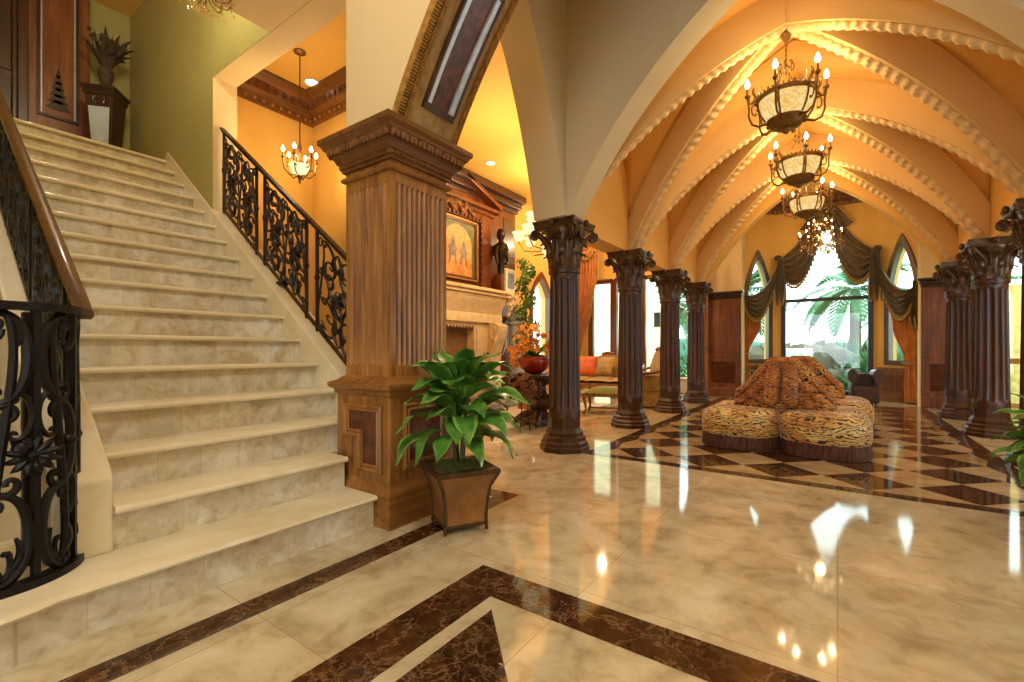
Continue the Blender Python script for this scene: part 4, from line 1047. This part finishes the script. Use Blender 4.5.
# painting
t = thing('painting', 'arched golden painting with two riders in the mahogany overmantel', 'painting', (XF+.1,FY+.05,2.42))
mb = MB(); W_, H_ = .56, 1.15
for d, w, m in ((.05,.07,0),(.065,.03,1)):
    for a in (((-W_,0),(W_,w)),((-W_,H_-w),(W_,H_)),((-W_,0),(-W_+w,H_)),((W_-w,0),(W_,H_))): mb.box((.002,a[0][0],a[0][1]), (d,a[1][0],a[1][1]), m)
mb.build('picture_frame', [M['mahogany'], M['gold']], t, smooth=0)
mb = MB(); mb.box((.002,-.5,.06), (.03,.5,1.09)); cv = mb.build('canvas', M['canvas_bg'], t, smooth=0)
mb = MB(); mb.poly([(.032,-.4,.08)]+[(.032,.4*cos(pi-pi*k/16)*-1*-1,.62+.4*sin(pi*k/16)) for k in range(17)]+[(.032,.4,.08)]); mb.build('painted_arch', M['canvas_arch'], cv, smooth=0)
for y, s in ((-.14,1),(.16,.9)):
    mb = MB(); mb.prism([(.033,y+s*a,.28+s*b) for a, b in ((-.11,0),(-.09,.22),(-.12,.3),(-.05,.36),(-.03,.48),(.02,.52),(.06,.46),(.07,.34),(.12,.28),(.09,.2),(.12,0),(.07,0),(.04,.14),(-.03,.14),(-.07,0))], (.001,0,0)); mb.build('painted_figure', M['canvas_fig'], cv, smooth=0)
# mantel
t = thing('fireplace', 'carved limestone fireplace mantel with scroll leg right of the oak pillar', 'fireplace', (XF,FY,0)); t.scale = (1,1.04,1.09)
mb = MB()
for d, y, z0, z1 in ((.44,1.46,2.04,2.1),(.40,1.40,1.98,2.04),(.36,1.34,1.93,1.98)): xb(mb, 0, d, -y, y, z0, z1)
mb.build('mantel_shelf', M['stone'], t, smooth=0, bevel=.015)
mb = MB(); rings = [[(0,y,z) if q == 0 else (d,y,z) for q, d, z in ((0,0,1.93),(1,.35,1.93),(1,.33,1.86),(1,.27,1.77),(1,.24,1.66),(1,.26,1.60),(1,.26,1.5),(0,0,1.5))] for y in (-1.22,1.22)]
mb.loft(rings); mb.build('frieze', M['stone'], t, smooth=30)
mb = MB(); xb(mb, 0, .2, -.86, -.42, 0, 1.5); xb(mb, 0, .2, .42, .86, 0, 1.5); xb(mb, .2, .22, .48, .8, .3, 1.4); xb(mb, 0, .2, -.42, .42, 1.4, 1.5); mb.build('jamb', M['stone'], t, smooth=0, bevel=.01)
mb = MB(); xb(mb, 0, .02, -.42, .42, 0, 1.4); mb.build('firebox', M['fire_dark'], t, smooth=0)
mb = MB()
for k in range(10): mb.ball((.19,-.38+k*.085,1.4), .035, 8, sc=(.6,1,1.3))
mb.build('carved_drop', M['carved'], t, smooth=50)
for sy in (-1, 1):
    mb = MB(); prof = [(.2,0),(.34,0),(.36,.12),(.3,.2),(.26,.45),(.26,.75),(.3,1.0),(.38,1.2),(.44,1.35),(.44,1.45),(.36,1.5),(.2,1.5)]
    mb.prism([(d,sy*1.0-.16,z) for d, z in prof], (0,.32,0)); 
    for q in (-.17,.17):
        put(mb, lambda s, z, q=q: (.33+s, sy*1.0+q, 1.3+z), CS, (0,0), .24, .24, -1, 1, .022); put(mb, lambda s, z, q=q: (.3+s, sy*1.0+q, .16+z), CS, (0,0), .2, .2, 1, 1, .02)
    leafy(mb, lambda s, z: (.40-.1*abs(1.2-z)/.5, sy*1.0+s, z), (0,1.42), .5, pi)
    mb.build('scroll_leg', M['stone'], t, smooth=35)
    mb = MB()
    random.seed(9)
    for k in range(26): mb.ball((.42+random.uniform(-.06,.04), sy*1.34+random.uniform(-.1,.1), 2.03-abs(random.gauss(0,.16))), random.uniform(.03,.05), 7)
    mb.build('carved_corner', M['stone'], t, smooth=60)
mb = MB(); xb(mb, 0, .75, -1.4, 1.4, 0, .1); mb.build('hearth', M['grey_stone'], t, smooth=0, bevel=.01)
# bust, photo and grey pillar
t = thing('statue', 'dark bronze figure standing on the right end of the mantel', 'statue', (XF+.26,FY+1.22,2.29))
mb = MB(); mb.box((-.1,-.12,0), (.1,.12,.35)); mb.build('base', M['mahogany'], t, smooth=0, bevel=.01)
mb = MB(); mb.lathe([(.07,.35),(.06,.4),(.07,.6),(.1,.75),(.15,.86),(.14,.96),(.05,1.02),(.045,1.07),(.08,1.12),(.085,1.2),(.06,1.28),(.01,1.3)], 14, fn=lambda r,z,j,n: r*(1+.15*cos(2*pi*j/n*2))); mb.tube([(0,.12,.9),(.03,.2,.78),(.05,.16,.62),(.08,.06,.58)], [.05,.045,.04,.03], 8); mb.tube([(0,-.12,.9),(.02,-.2,.75),(.05,-.18,.55)], [.05,.045,.03], 8); mb.build('figure', M['bust'], t, smooth=60)
t = thing('photo_frame', 'white framed small photograph standing on the mantel below the bronze figure', 'picture frame', (XF+.38,FY+1.37,2.29)); t.scale = (1.3,1.3,1.4)
mb = MB(); mb.box((-.02,-.13,0), (.02,.13,.34)); mb.build('frame', M['white_frame'], t, smooth=0, bevel=.006); mb = MB(); mb.box((.018,-.09,.05), (.023,.09,.28)); mb.build('photo', M['photo'], t, smooth=0)
t = thing('pedestal', 'round grey marble pedestal column beside the fireplace', 'pedestal', (-5.60,8.08,0))
mb = MB(); mb.lathe([(.24,0),(.24,.1),(.2,.14),(.22,.2),(.18,.26),(.2,.34),(.175,.4)], 24); mb.build('base', M['grey_stone'], t, smooth=30)
mb = MB(); mb.lathe([(.165,.4),(.16,1.5),(.15,1.62)], 24); mb.build('shaft', M['grey_stone'], t, smooth=30)
mb = MB(); mb.lathe([(.15,1.6),(.2,1.66),(.17,1.7),(.22,1.78),(.22,1.83)], 24); mb.build('capital', M['grey_stone'], t, smooth=30)
# ------------------------------------------------------------------ living room furnishings
def flowers(mb, c, R, n, sz, seed, sc=(1,1,1), m=0, ms=None):
    random.seed(seed)
    for i in range(n):
        a = random.uniform(0, 2*pi); e = random.uniform(-.4, 1.3); q = R*random.uniform(.5, 1)
        p = Vector((c[0]+sc[0]*q*cos(a)*cos(e), c[1]+sc[1]*q*sin(a)*cos(e), c[2]+sc[2]*q*sin(e)))
        d = Vector((cos(a)*cos(e), sin(a)*cos(e), sin(e)+.2)).normalized(); u = d.orthogonal().normalized(); w = d.cross(u); k0 = random.uniform(0, 6)
        for k in range(5):
            th = k0+k*2*pi/5; r = u*cos(th)+w*sin(th); s = d.cross(r); z = sz*random.uniform(.7, 1.2)
            mb.loft([[p, p+s*.01, p-s*.01], [p+r*z*.5+d*z*.3+s*z*.3, p+r*z*.5+d*z*.35, p+r*z*.5+d*z*.3-s*z*.3], [p+r*z+d*z*.2+s*.005, p+r*z+d*z*.21, p+r*z+d*z*.2-s*.005]], m if ms is None or i % 3 else ms)
def fronds(mb, c, n, L, W, seed, el=(.4,1.2), droop=1.2, m=0):
    random.seed(seed)
    for i in range(n):
        b = blade(c, random.uniform(0, 2*pi), random.uniform(*el), L*random.uniform(.7, 1.1), W, droop*random.uniform(.6, 1.2), 7, random.uniform(-.6, .6)); b.m = [m]*len(b.m); mb.add(b)
t = thing('console_table', 'dark carved pedestal table holding the red bowl, behind the nearest column', 'table', (-3.62,5.85,0))
mb = MB(); mb.lathe([(.4,.70),(.43,.715),(.43,.74),(.4,.755)], 30); mb.build('table_top', M['walnut'], t, smooth=30)
mb = MB(); mb.lathe([(.32,.05),(.3,.1),(.14,.14),(.1,.2),(.19,.3),(.2,.38),(.1,.46),(.08,.56),(.2,.66),(.26,.70)], 20, fn=lambda r,z,j,n: r*(1+.12*cos(2*pi*j/n*5))); mb.build('pedestal', M['walnut'], t, smooth=50)
for k in range(4):
    a = k*pi/2+.4; mb = MB(); mb.tube([(r*cos(a), r*sin(a), z) for r, z in ((.12,.18),(.26,.13),(.36,.06),(.4,.035))], [.06,.055,.045,.035], 8); mb.build('foot', M['walnut'], t, smooth=60)
t = thing('flower_arrangement', 'orange flowers in a red glass bowl on the dark table', 'flowers', (-3.66,5.75,.755))
mb = MB(); mb.lathe([(.08,0),(.12,.01),(.2,.08),(.235,.17),(.225,.23),(.2,.25),(.19,.235),(.2,.17),(.1,.05)], 24, fn=lambda r,z,j,n: r*(1+.04*cos(2*pi*j/n*8))); mb.build('bowl', M['red_bowl'], t, smooth=60)
mb = MB(); fronds(mb, (0,0,.2), 22, .3, .07, 2, (.3,1.3), 1.0); mb.build('foliage', M['fern'], t, smooth=60)
mb = MB(); flowers(mb, (-.02,0,.40), .34, 75, .06, 3, (1.15,1.15,1.2)); flowers(mb, (-.34,.0,.2), .2, 32, .055, 5, (.9,.9,1.3)); mb.build('blossoms', M['orange_flower'], t, smooth=0)
t = thing('plant_stand', 'thin metal stand with glass shelf beside the dark table', 'stand', (-3.52,5.25,0))
for k in range(3):
    a = k*2*pi/3+.6; mb = MB(); mb.tube([(.09*cos(a), .09*sin(a), 0),(.05*cos(a), .05*sin(a), .25),(.07*cos(a), .07*sin(a), .42)], .008, 6); mb.build('leg', M['iron'], t)
mb = MB(); mb.lathe([(.12,.41),(.13,.42),(.12,.43)], 18); mb.build('shelf', M['glass'], t); mb = MB(); mb.lathe([(.06,.18),(.065,.185),(.06,.19)], 14); mb.build('stretcher', M['iron'], t)
t = thing('flower_arrangement', 'bunch of brown and bronze flowers trailing over the thin metal stand', 'flowers', (-3.52,5.25,.43))
mb = MB(); mb.lathe([(.05,0),(.08,.05),(.075,.1),(.06,.12)], 14); mb.build('vase', M['brass'], t)
mb = MB(); flowers(mb, (0,0,.13), .24, 130, .06, 8, (1,1,.95)); mb.build('blossoms', M['brown_flower'], t, smooth=0)
mb = MB(); fronds(mb, (0,0,.12), 22, .34, .05, 6, (-.1,1.2), 1.6); mb.build('foliage', M['dried'], t, smooth=60)
t = thing('topiary', 'tall green spiral topiary against the amber wall left of the column', 'topiary', (-4.75,7.15,0))
mb = MB(); mb.lathe([(.14,0),(.15,.05),(.13,.1),(.19,.5),(.21,.55),(.2,.6),(.18,.58)], 18); mb.build('pot', M['pot'], t, smooth=40)
mb = MB(); mb.tube([(0,0,.55),(.02,0,1.2),(-.01,.01,2.0),(0,0,2.6)], [.03,.025,.02,.01], 7); mb.build('trunk', M['bark'], t)
mb = MB(); random.seed(12)
for i in range(900):
    s = random.random()**.9; z = 1.0+1.75*s; a = s*7*pi; Rr = .2*(1-.5*s); c = Vector((Rr*.75*cos(a), Rr*.75*sin(a), z)); d = Vector((random.gauss(0,1), random.gauss(0,1), random.gauss(0,1))).normalized(); p = c+d*(.19*(1-.4*s))*random.random()**.4
    u = d.orthogonal().normalized(); v = d.cross(u); q = random.uniform(.045,.08); mb.poly([p-u*q*.5, p+v*q*.4+d*q*.2, p+u*q*.6+d*.02, p-v*q*.4+d*q*.2])
mb.build('foliage', M['ivy'], t, smooth=0)
# rug
tag(MB().build('rug', M['rug']) if False else (lambda mb: (mb.box((-5.1,4.9,.0),(-3.75,8.6,.012)), mb.build('rug', M['rug'], smooth=0))[1])(MB()), 'pale patterned rug in front of the fireplace', 'rug')
# cabriole furniture
def cab_leg(par, p, h, out):
    mb = MB(); o = Vector((out[0], out[1], 0)).normalized()
    mb.tube([Vector((p[0],p[1],0))+o*k+Vector((0,0,h*s)) for s, k in ((0,.035),(.06,.04),(.2,.0),(.5,.005),(.8,.035),(1,.02))], [.028,.03,.018,.022,.036,.04], 8); mb.build('leg', M['gilt_wood'], par, smooth=60)
t = thing('footstool', 'moss green cushioned stool with gilt legs between the first two left columns', 'stool', (-3.22,7.5,0), radians(15))
mb = MB(); mb.box((-.44,-.24,.3), (.44,.24,.37)); mb.build('frame', M['gilt_wood'], t, smooth=0, bevel=.02)
mb = MB(); mb.grid(lambda a, b: (.90*(a-.5), .5*(b-.5), .36+.11*(1-abs(2*a-1)**3.5)*(1-abs(2*b-1)**3.5)), 24, 16); mb.build('seat', M['green_fabric'], t, smooth=70)
for i in (-1, 1):
    for j in (-1, 1): cab_leg(t, (i*.39, j*.2), .32, (i, j))
mb = MB(); mb.tube([(-.39,0,.09),(.39,0,.09)], .015, 6); mb.build('stretcher', M['gilt_wood'], t)
def upholstered(name, label, cat, loc, rz, W, D, seath, backh, crest, fab, skirt=False):
    t = thing(name, label, cat, loc, rz)
    mb = MB(); mb.box((-W/2,-D/2,.22), (W/2,D/2,.34)); mb.build('frame', M['gilt_wood'], t, smooth=0, bevel=.03)
    n = max(1, round(W/.62))
    for k in range(n):
        x0 = -W/2+.06+(W-.12)*k/n; w = (W-.12)/n
        mb = MB(); mb.grid(lambda a, b: (x0+w*a, -D/2-.02+(D-.08)*b, .34+(seath-.34)*(1-abs(2*a-1)**5*.6)*(1-abs(2*b-1)**6*.6)), 14, 12); mb.build('seat', M[fab], t, smooth=70)
    bk = MB(); rings = []; tp = []
    for i in range(33):
        x = -W/2+.04+(W-.08)*i/32; q = abs(2*i/32-1); zt = backh-crest+crest*cos(q*pi/2)**1.2+.03*cos(q*3*pi)*(W > 1)
        rings.append([(x, D/2-.14-.03*sin(pi*s)*(1-q**4), .3+(zt-.3)*s) for s in [k/10 for k in range(11)]]+[(x, D/2, zt), (x, D/2, .3)]); tp.append((x, D/2-.07, zt+.01))
    bk.loft(rings); bk.build('backrest', M[fab], t, smooth=60)
    mb = MB(); mb.tube([(tp[0][0], tp[0][1], .35)]+tp+[(tp[-1][0], tp[-1][1], .35)], .034, 8)
    for k in range(6): mb.ball((tp[16][0]+(k-2.5)*.05, tp[16][1]-.02, tp[16][2]+.05-.012*abs(k-2.5)), .035, 7)
    mb.build('crest_rail', M['gilt_wood'], t, smooth=60)
    for sx in (-1, 1):
        mb = MB(); mb.box((sx*W/2-.06*(sx > 0)-.0*(sx < 0), -D/2+.08, .3), (sx*W/2+.06*(sx < 0), D/2-.05, seath+.14)); ao = mb.build('arm', M[fab], t, smooth=0, bevel=.025)
        mb = MB(); mb.tube([(sx*(W/2-.01), D/2-.1, seath+.26),(sx*(W/2+.01), 0, seath+.19),(sx*(W/2+.03), -D/2+.12, seath+.17),(sx*(W/2+.03), -D/2+.04, seath+.1),(sx*(W/2), -D/2+.04, .34)], [.03,.03,.036,.03,.03], 8); mb.build('arm_rail', M['gilt_wood'], ao, smooth=60)
        for sy in (-1, 1): cab_leg(t, (sx*(W/2-.07), sy*(D/2-.07)), .25, (sx, sy))
    if skirt:
        mb = MB(); rg = []
        for z, o in ((.03,.02),(.12,.012),(.3,.0)):
            rg.append([( sx_*(W/2+o)+(.006 if k % 2 else 0)*sx_*0, sy_*(D/2+o), z) for k, (sx_, sy_) in enumerate(((-1,-1),(1,-1),(1,1),(-1,1)))])
        mb.loft(rg, cap=False); mb.build('skirt', M['skirt'] if 'skirt' in M else M['gold_fabric'], t, smooth=0)
    return t
upholstered('sofa', 'gold damask sofa with gilt frame and orange cushion before the glazed doors', 'sofa', (-4.55,10.2,0), radians(4), 1.75, .8, .47, .95, .14, 'gold_fabric')
for i, (x, rz, w, mt, lb) in enumerate(((-4.98,.25,.46,'orange_fabric','bright orange square cushion on the gold sofa'),(-4.5,-.1,.42,'gold_fabric','gold cushion beside the orange one on the sofa'))):
    mb = MB(); 
    for sg in (1, -1): mb.grid(lambda a, b: (w*(a-.5)*(1+.08*abs(2*b-1)**2), sg*.085*(1-abs(2*a-1)**3)**.6*(1-abs(2*b-1)**3)**.6, w*(b-.5)*(1+.08*abs(2*a-1)**2)), 16, 16)
    mb.xf(Matrix.Rotation(-.35, 4, 'X')); tag(mb.build('cushion', M[mt], None, (x,10.16,.72), rz, smooth=70), lb, 'cushion')
upholstered('armchair', 'gold armchair with high carved crest between second and third left columns', 'chair', (-3.1,8.95,0), radians(-50), .8, .74, .48, 1.08, .3, 'gold_fabric', True)
t = thing('side_table', 'low dark side table with pale top between the farthest left columns', 'table', (-2.85,10.95,0))
mb = MB(); mb.box((-.3,-.2,.42), (.3,.2,.46)); mb.build('table_top', M['rug'], t, smooth=0, bevel=.01)
mb = MB(); mb.box((-.27,-.17,.12), (.27,.17,.42)); mb.build('body', M['white_frame'], t, smooth=0, bevel=.01)
for i in (-1, 1):
    for j in (-1, 1): cab_leg(t, (i*.23, j*.14), .14, (i, j))
# bay plant
t = thing('potted_fern', 'feathery green plant in front of the left bay curtain', 'potted plant', (-1.32,11.45,0))
mb = MB(); mb.lathe([(.16,0),(.18,.04),(.2,.3),(.24,.38),(.22,.42),(.19,.4)], 18); mb.build('pot', M['walnut'], t, smooth=40)
mb = MB(); fronds(mb, (0,0,.4), 60, .5, .07, 21, (.4,1.4), 1.2); mb.build('foliage', M['fern'], t, smooth=60)
# ------------------------------------------------------------------ upstairs landing
LZ = 3.4
t = thing('wall_panel', 'tall reddish wood panel with small tree carving at the top of the stairs', 'wall panelling', (-8.04,1.42,LZ))
O = Vector((0,-.27,0)); U = Vector((0,1,0)); N = Vector((1,0,0))
mb = MB(); panelled(mb, O, U, N, .56, 0, 2.3, .02, (0,0), .05); mb.build('board', M['panel_wood'], t, smooth=0)
mb = MB()
for a, b, m in (((-.19,.62),(-.16,2.25),0),((-.16,.62),(-.145,2.25),1),((.16,.62),(.19,2.25),0),((.145,.62),(.16,2.25),1),((-.19,.59),(.19,.62),0)): mb.box((.05,a[0],a[1]), (.085-.01*m,b[0],b[1]), m)
mb.build('panel_moulding', [M['walnut'], M['silver']], t, smooth=0)
mb = MB()
for k in range(6):
    z = .72+k*.08; w = .11-.017*k; mb.prism([(.051,-w,z),(.051,0,z-.02),(.051,w,z),(.051,.3*w,z+.1),(.051,-.3*w,z+.1)], (.018,0,0))
mb.build('carved_tree', M['door_wood'], t, smooth=0)
d = bpy.data.objects.new('door_1', None); COL.objects.link(d); struct(d); d.location = (-8.04,.72,LZ)
mb = MB(); mb.box((0,-.42,0), (.06,.42,2.3)); mb.box((.06,-.36,.12), (.075,.3,.9)); mb.box((.06,-.36,1.0), (.075,.3,2.2)); struct(mb.build('door_leaf', M['door_wood'], d, smooth=0, bevel=.008))
mb = MB(); mb.box((0,.34,0), (.14,.43,2.3)); mb.box((.0,.30,0), (.10,.345,2.3)); struct(mb.build('door_frame', M['walnut'], d, smooth=0, bevel=.01))
t = thing('pedestal', 'dark square pedestal with silvery front panels at the top of the stairs', 'pedestal', (-7.55,1.78,LZ), radians(-40)); t.scale = (.74,.74,.98)
a_, h_ = .2, .98
mb = MB(); mb.sq([(-.06,.0),(-.05,.08),(-.06,.1),(0,.86),(.0,.88)], ax=a_, ay=a_); mb.build('body', M['walnut'], t, smooth=0)
mb = MB()
mb.poly([(a_*.73+.012+.05*0, -.11, .14),(a_*.73+.012, .11, .14),(a_+.002, .15, .72),(a_+.002, -.15, .72)])
mb.build('silver_panel', M['mirror'], t, smooth=0)
mb = MB(); mb.sq([(.0,.86),(.02,.88),(.02,.92),(.045,.95),(.045,.98)], ax=a_, ay=a_)
for s_ in (-1, 1): put(mb, lambda s, z: (a_+.012, s, z), CS, (s_*.06,.80), .09, .09, s_, 1, .01); put(mb, lambda s, z: (s, -a_-.012, z), CS, (s_*.06,.80), .09, .09, s_, 1, .01)
mb.build('cap', M['door_wood'], t, smooth=0, bevel=.006)
t = thing('flower_arrangement', 'dried brown leaf arrangement in a vase on the landing pedestal', 'flowers', (-7.55,1.78,LZ+.96)); t.scale = (.78,.78,1.04)
mb = MB(); mb.lathe([(.07,0),(.08,.02),(.06,.06),(.1,.18),(.11,.24),(.08,.28)], 16); mb.build('vase', M['dried'], t, smooth=60)
mb = MB(); fronds(mb, (0,0,.2), 26, .55, .12, 31, (1.1,1.55), 1.0); mb.build('dried_leaves', M['dried'], t, smooth=60)
mb = MB(); random.seed(3)
for k in range(14):
    a = random.uniform(0, 2*pi); r = random.uniform(.05,.22); mb.tube([(0,0,.2),(r*.5*cos(a), r*.5*sin(a), .4),(r*cos(a), r*sin(a), random.uniform(.5,.72))], .006, 5); mb.ball((r*cos(a), r*sin(a), random.uniform(.5,.72)), .03, 7)
mb.build('seed_pods', M['dried'], t, smooth=60)
# ------------------------------------------------------------------ garden
g = MB(); g.box((-30,13.45,-1.3), (30,19.6,-.15)); g.box((-60,19.6,-1.6), (60,90,-.6)); struct(g.build('ground', M['grass'], smooth=0))
def palm(loc, h, L, n, seed, label, lean=0):
    t = thing('palm_tree', label, 'palm tree', loc); random.seed(seed)
    mb = MB(); mb.tube([(lean*s*s,0,h*s) for s in [k/14 for k in range(15)]], [.17*(1.1-.3*k/14)*(1.0+.08*(k % 2)) for k in range(15)], 10); mb.build('trunk', M['bark'], t, smooth=60)
    mb = MB(); top = Vector((lean,0,h))
    for i in range(n):
        az = i*2.4; e0 = random.uniform(-.2,1.3); p = top.copy(); e = e0; pts = []
        for k in range(15):
            d = Vector((cos(az)*cos(e), sin(az)*cos(e), sin(e))); p = p+d*L/14; e -= 1.25/14*(1+.3*random.random()); pts.append((p.copy(), d))
        mb.tube([q for q, _ in pts], [.03-.0018*k for k in range(15)], 4)
        for k, (q, d) in enumerate(pts):
            for j in (0,.33,.66):
                q2 = q+d*(L/14*j); s = (k+j)/15
                for sd in (-1, 1):
                    sdv = Vector((-sin(az), cos(az), 0))*sd; l = L*.26*sin(pi*min(1, .15+s*.85))+.05
                    tip = q2+sdv*l*.75+d*l*.55-Vector((0,0,l*.35)); mb.poly([q2-d*.022, q2+sdv*l*.4+d*l*.3-Vector((0,0,l*.08))-d*.03, tip, q2+sdv*l*.4+d*l*.3-Vector((0,0,l*.08))+d*.03, q2+d*.022])
    mb.build('crown', M['palm'], t, smooth=0)
palm((.48,19.2,-.15), 3.3, 2.0, 17, 1, 'tall palm tree with thick trunk in the centre right of the window')
palm((-2.9,18.9,-.15), 3.4, 2.2, 17, 2, 'palm tree whose fronds reach in at the left of the window')
palm((3.3,25,-.6), 3.2, 2.8, 28, 3, 'distant palm tree seen through the right lancet window')
palm((-7.2,24,-.6), 4.0, 2.6, 28, 4, 'distant palm tree seen past the living room columns')
def rock(c, r, seed):
    mb = MB(); random.seed(seed); k = [random.uniform(0, 6) for _ in range(6)]
    rings = []
    for i in range(11):
        a = -pi/2+pi*i/10; rings.append([])
        for j in range(18):
            th = 2*pi*j/18; q = r*(1+.16*sin(3*th+k[0]+a*2)+.12*sin(5*th+k[1])+.1*sin(4*a+k[2]+th)); rr = max(cos(a), .02)
            rings[-1].append((q*rr*cos(th)*1.25, q*rr*sin(th), q*sin(a)*.72))
    mb.loft(rings); return mb
for i, (x, y, z, r, lb) in enumerate(((-1.2,17.2,.45,.95,'large pale boulder at the left of the garden waterfall'),(-.3,17.6,.75,.7,'pale boulder at the top of the garden waterfall'),(.1,16.9,.2,.55,'low pale boulder at the right foot of the waterfall'),(-2.1,17.8,.5,.85,'pale boulder beside the waterfall, mostly behind the window frame'))):
    tag(rock(None, r, i+1).build('boulder', M['rock'], None, (x,y,z), i, smooth=35), lb, 'rock', 'boulders of the garden waterfall')
mb = MB(); mb.grid(lambda a, b: (-1.3+.7*a, 16.35-.25*sin(b*pi/2)+.05*sin(a*25), 1.15-1.2*b), 30, 10); tag(mb.build('waterfall', M['water'], smooth=70, solid=.02), 'white sheet of water falling over the garden rocks', 'waterfall')
def bush(loc, r, n, seed, label, sz=.16, name='shrub', mat='shrub', sc=(1,1,1)):
    t = thing(name, label, 'shrub', loc, 0, None); random.seed(seed)
    mb = MB()
    for k in range(4): a = k*1.6; mb.tube([(0,0,-.3),(r*.3*cos(a), r*.3*sin(a), r*.5)], [.04,.02], 5)
    mb.build('stem', M['bark'], t)
    mb = MB()
    for i in range(n):
        d = Vector((random.gauss(0,1), random.gauss(0,1), random.gauss(0,1))).normalized(); q = r*random.random()**.35; p = Vector((d.x*q*sc[0], d.y*q*sc[1], abs(d.z)*q*sc[2]))
        v = (d+Vector((random.uniform(-.5,.5), random.uniform(-.5,.5), .7))).normalized(); u = v.orthogonal().normalized(); u = Matrix.Rotation(random.uniform(0, 6), 3, v) @ u; s = sz*random.uniform(.6, 1.3)
        mb.poly([p, p+v*s*.5+u*s*.13, p+v*s, p+v*s*.5-u*s*.13])
    mb.build('foliage', M[mat], t, smooth=0)
bush((.85,16.9,-.15), 1.1, 1500, 1, 'bright green shrub outside at the lower right of the window', .3)
bush((.35,18.3,-.15), 1.35, 1200, 2, 'green feathery shrub in front of the palm trunk', .4)
bush((2.0,16.4,-.15), .8, 900, 4, 'green shrub outside the right lancet window', .25)
bush((-3.45,15.2,-.15), 1.3, 1000, 5, 'green shrub outside the living room doors', .25)
mb = MB(); random.seed(5)
for i in range(16): mb.ball((-14+i*2.0, 44+random.uniform(-2,2), -.6), random.uniform(1.7,2.9), 12, sc=(1.4,.8,1))
tag(mb.build('far_trees', M['hill'], smooth=70), 'hazy line of distant trees beyond the garden', 'trees', None, 'stuff')
mb = MB(); mb.box((-9.5,16.2,-1.2), (-4.9,16.6,4.5)); mb.box((-5.35,15.9,-1.2), (-4.85,16.2,4.5)); struct(mb.build('wall_outside', M['ext_wall'], smooth=0))
mb = MB(); mb.box((-5.2,15.84,1.9), (-5.0,15.92,2.4)); tag(mb.build('outdoor_lantern', M['iron'], smooth=0, bevel=.02), 'small dark lantern on the pale wall outside', 'lantern')
mb = MB(); mb.box((3.0,15.2,-.2), (5.6,15.6,2.6)); struct(mb.build('wall_garden', M['ext_brick'], smooth=0))
# ------------------------------------------------------------------ light
W = bpy.data.worlds.new('World'); SC.world = W; W.use_nodes = True
bg = W.node_tree.nodes['Background']; bg.inputs[0].default_value = (.86,.95,1.0,1); bg.inputs[1].default_value = 5.0
def lamp(p, power, c, r=.15, typ='POINT'):
    l = bpy.data.lights.new('lamp', typ); l.energy = power; l.color = c; l.shadow_soft_size = r
    o = bpy.data.objects.new('lamp', l); COL.objects.link(o); o.location = p; return o
WARM = (1,.74,.40); SOFT = (.95,.985,1)
for i, y in enumerate(BAYS):
    for k in range(6):
        a = k*pi/3+(.35,.8,1.2)[i]; lamp((XC+.36*cos(a), y+.36*sin(a), 3.93), 6.3, (1,.71,.36), .025)
lamp((-.30,11.55,3.5), 80, WARM, .05)
lamp((-5.0,2.88,3.25), 42, WARM, .06)
lamp((-4.28,7.45,3.75), 150, WARM, .06); lamp((-4.0,5.4,3.3), 95, WARM, .06)  # second one is an added fill without fixture, brightens the fireplace side
lamp((-4.5,10,3.9), 80, WARM, .05)
lamp((-4.6,1.3,4.7), 50, (1,.86,.6), .06)
lamp((-.4,.1,5.0), 235, SOFT, .4)  # added fill above the camera, no fixture there, brightens the foreground
lamp((2.7,7.5,3.6), 40, WARM, .06)
sun = lamp((0,30,30), 1.5, (1,.96,.88), .02, 'SUN'); sun.rotation_euler = (radians(-24), radians(8), 0)
# ------------------------------------------------------------------ camera
cam = bpy.data.cameras.new('camera'); co = bpy.data.objects.new('camera', cam); COL.objects.link(co)
co.location = (0,0,1.1); co.rotation_euler = (pi/2, 0, radians(35.3)); cam.sensor_width = 36; cam.lens = 36*460/1024; cam.shift_y = 9/1024; cam.clip_start = .05; cam.clip_end = 300
SC.camera = co
SC.view_settings.view_transform = 'Standard'; SC.view_settings.look = 'None'; SC.view_settings.gamma = 1; SC.view_settings.use_curve_mapping = False
SC.view_settings.exposure = 0
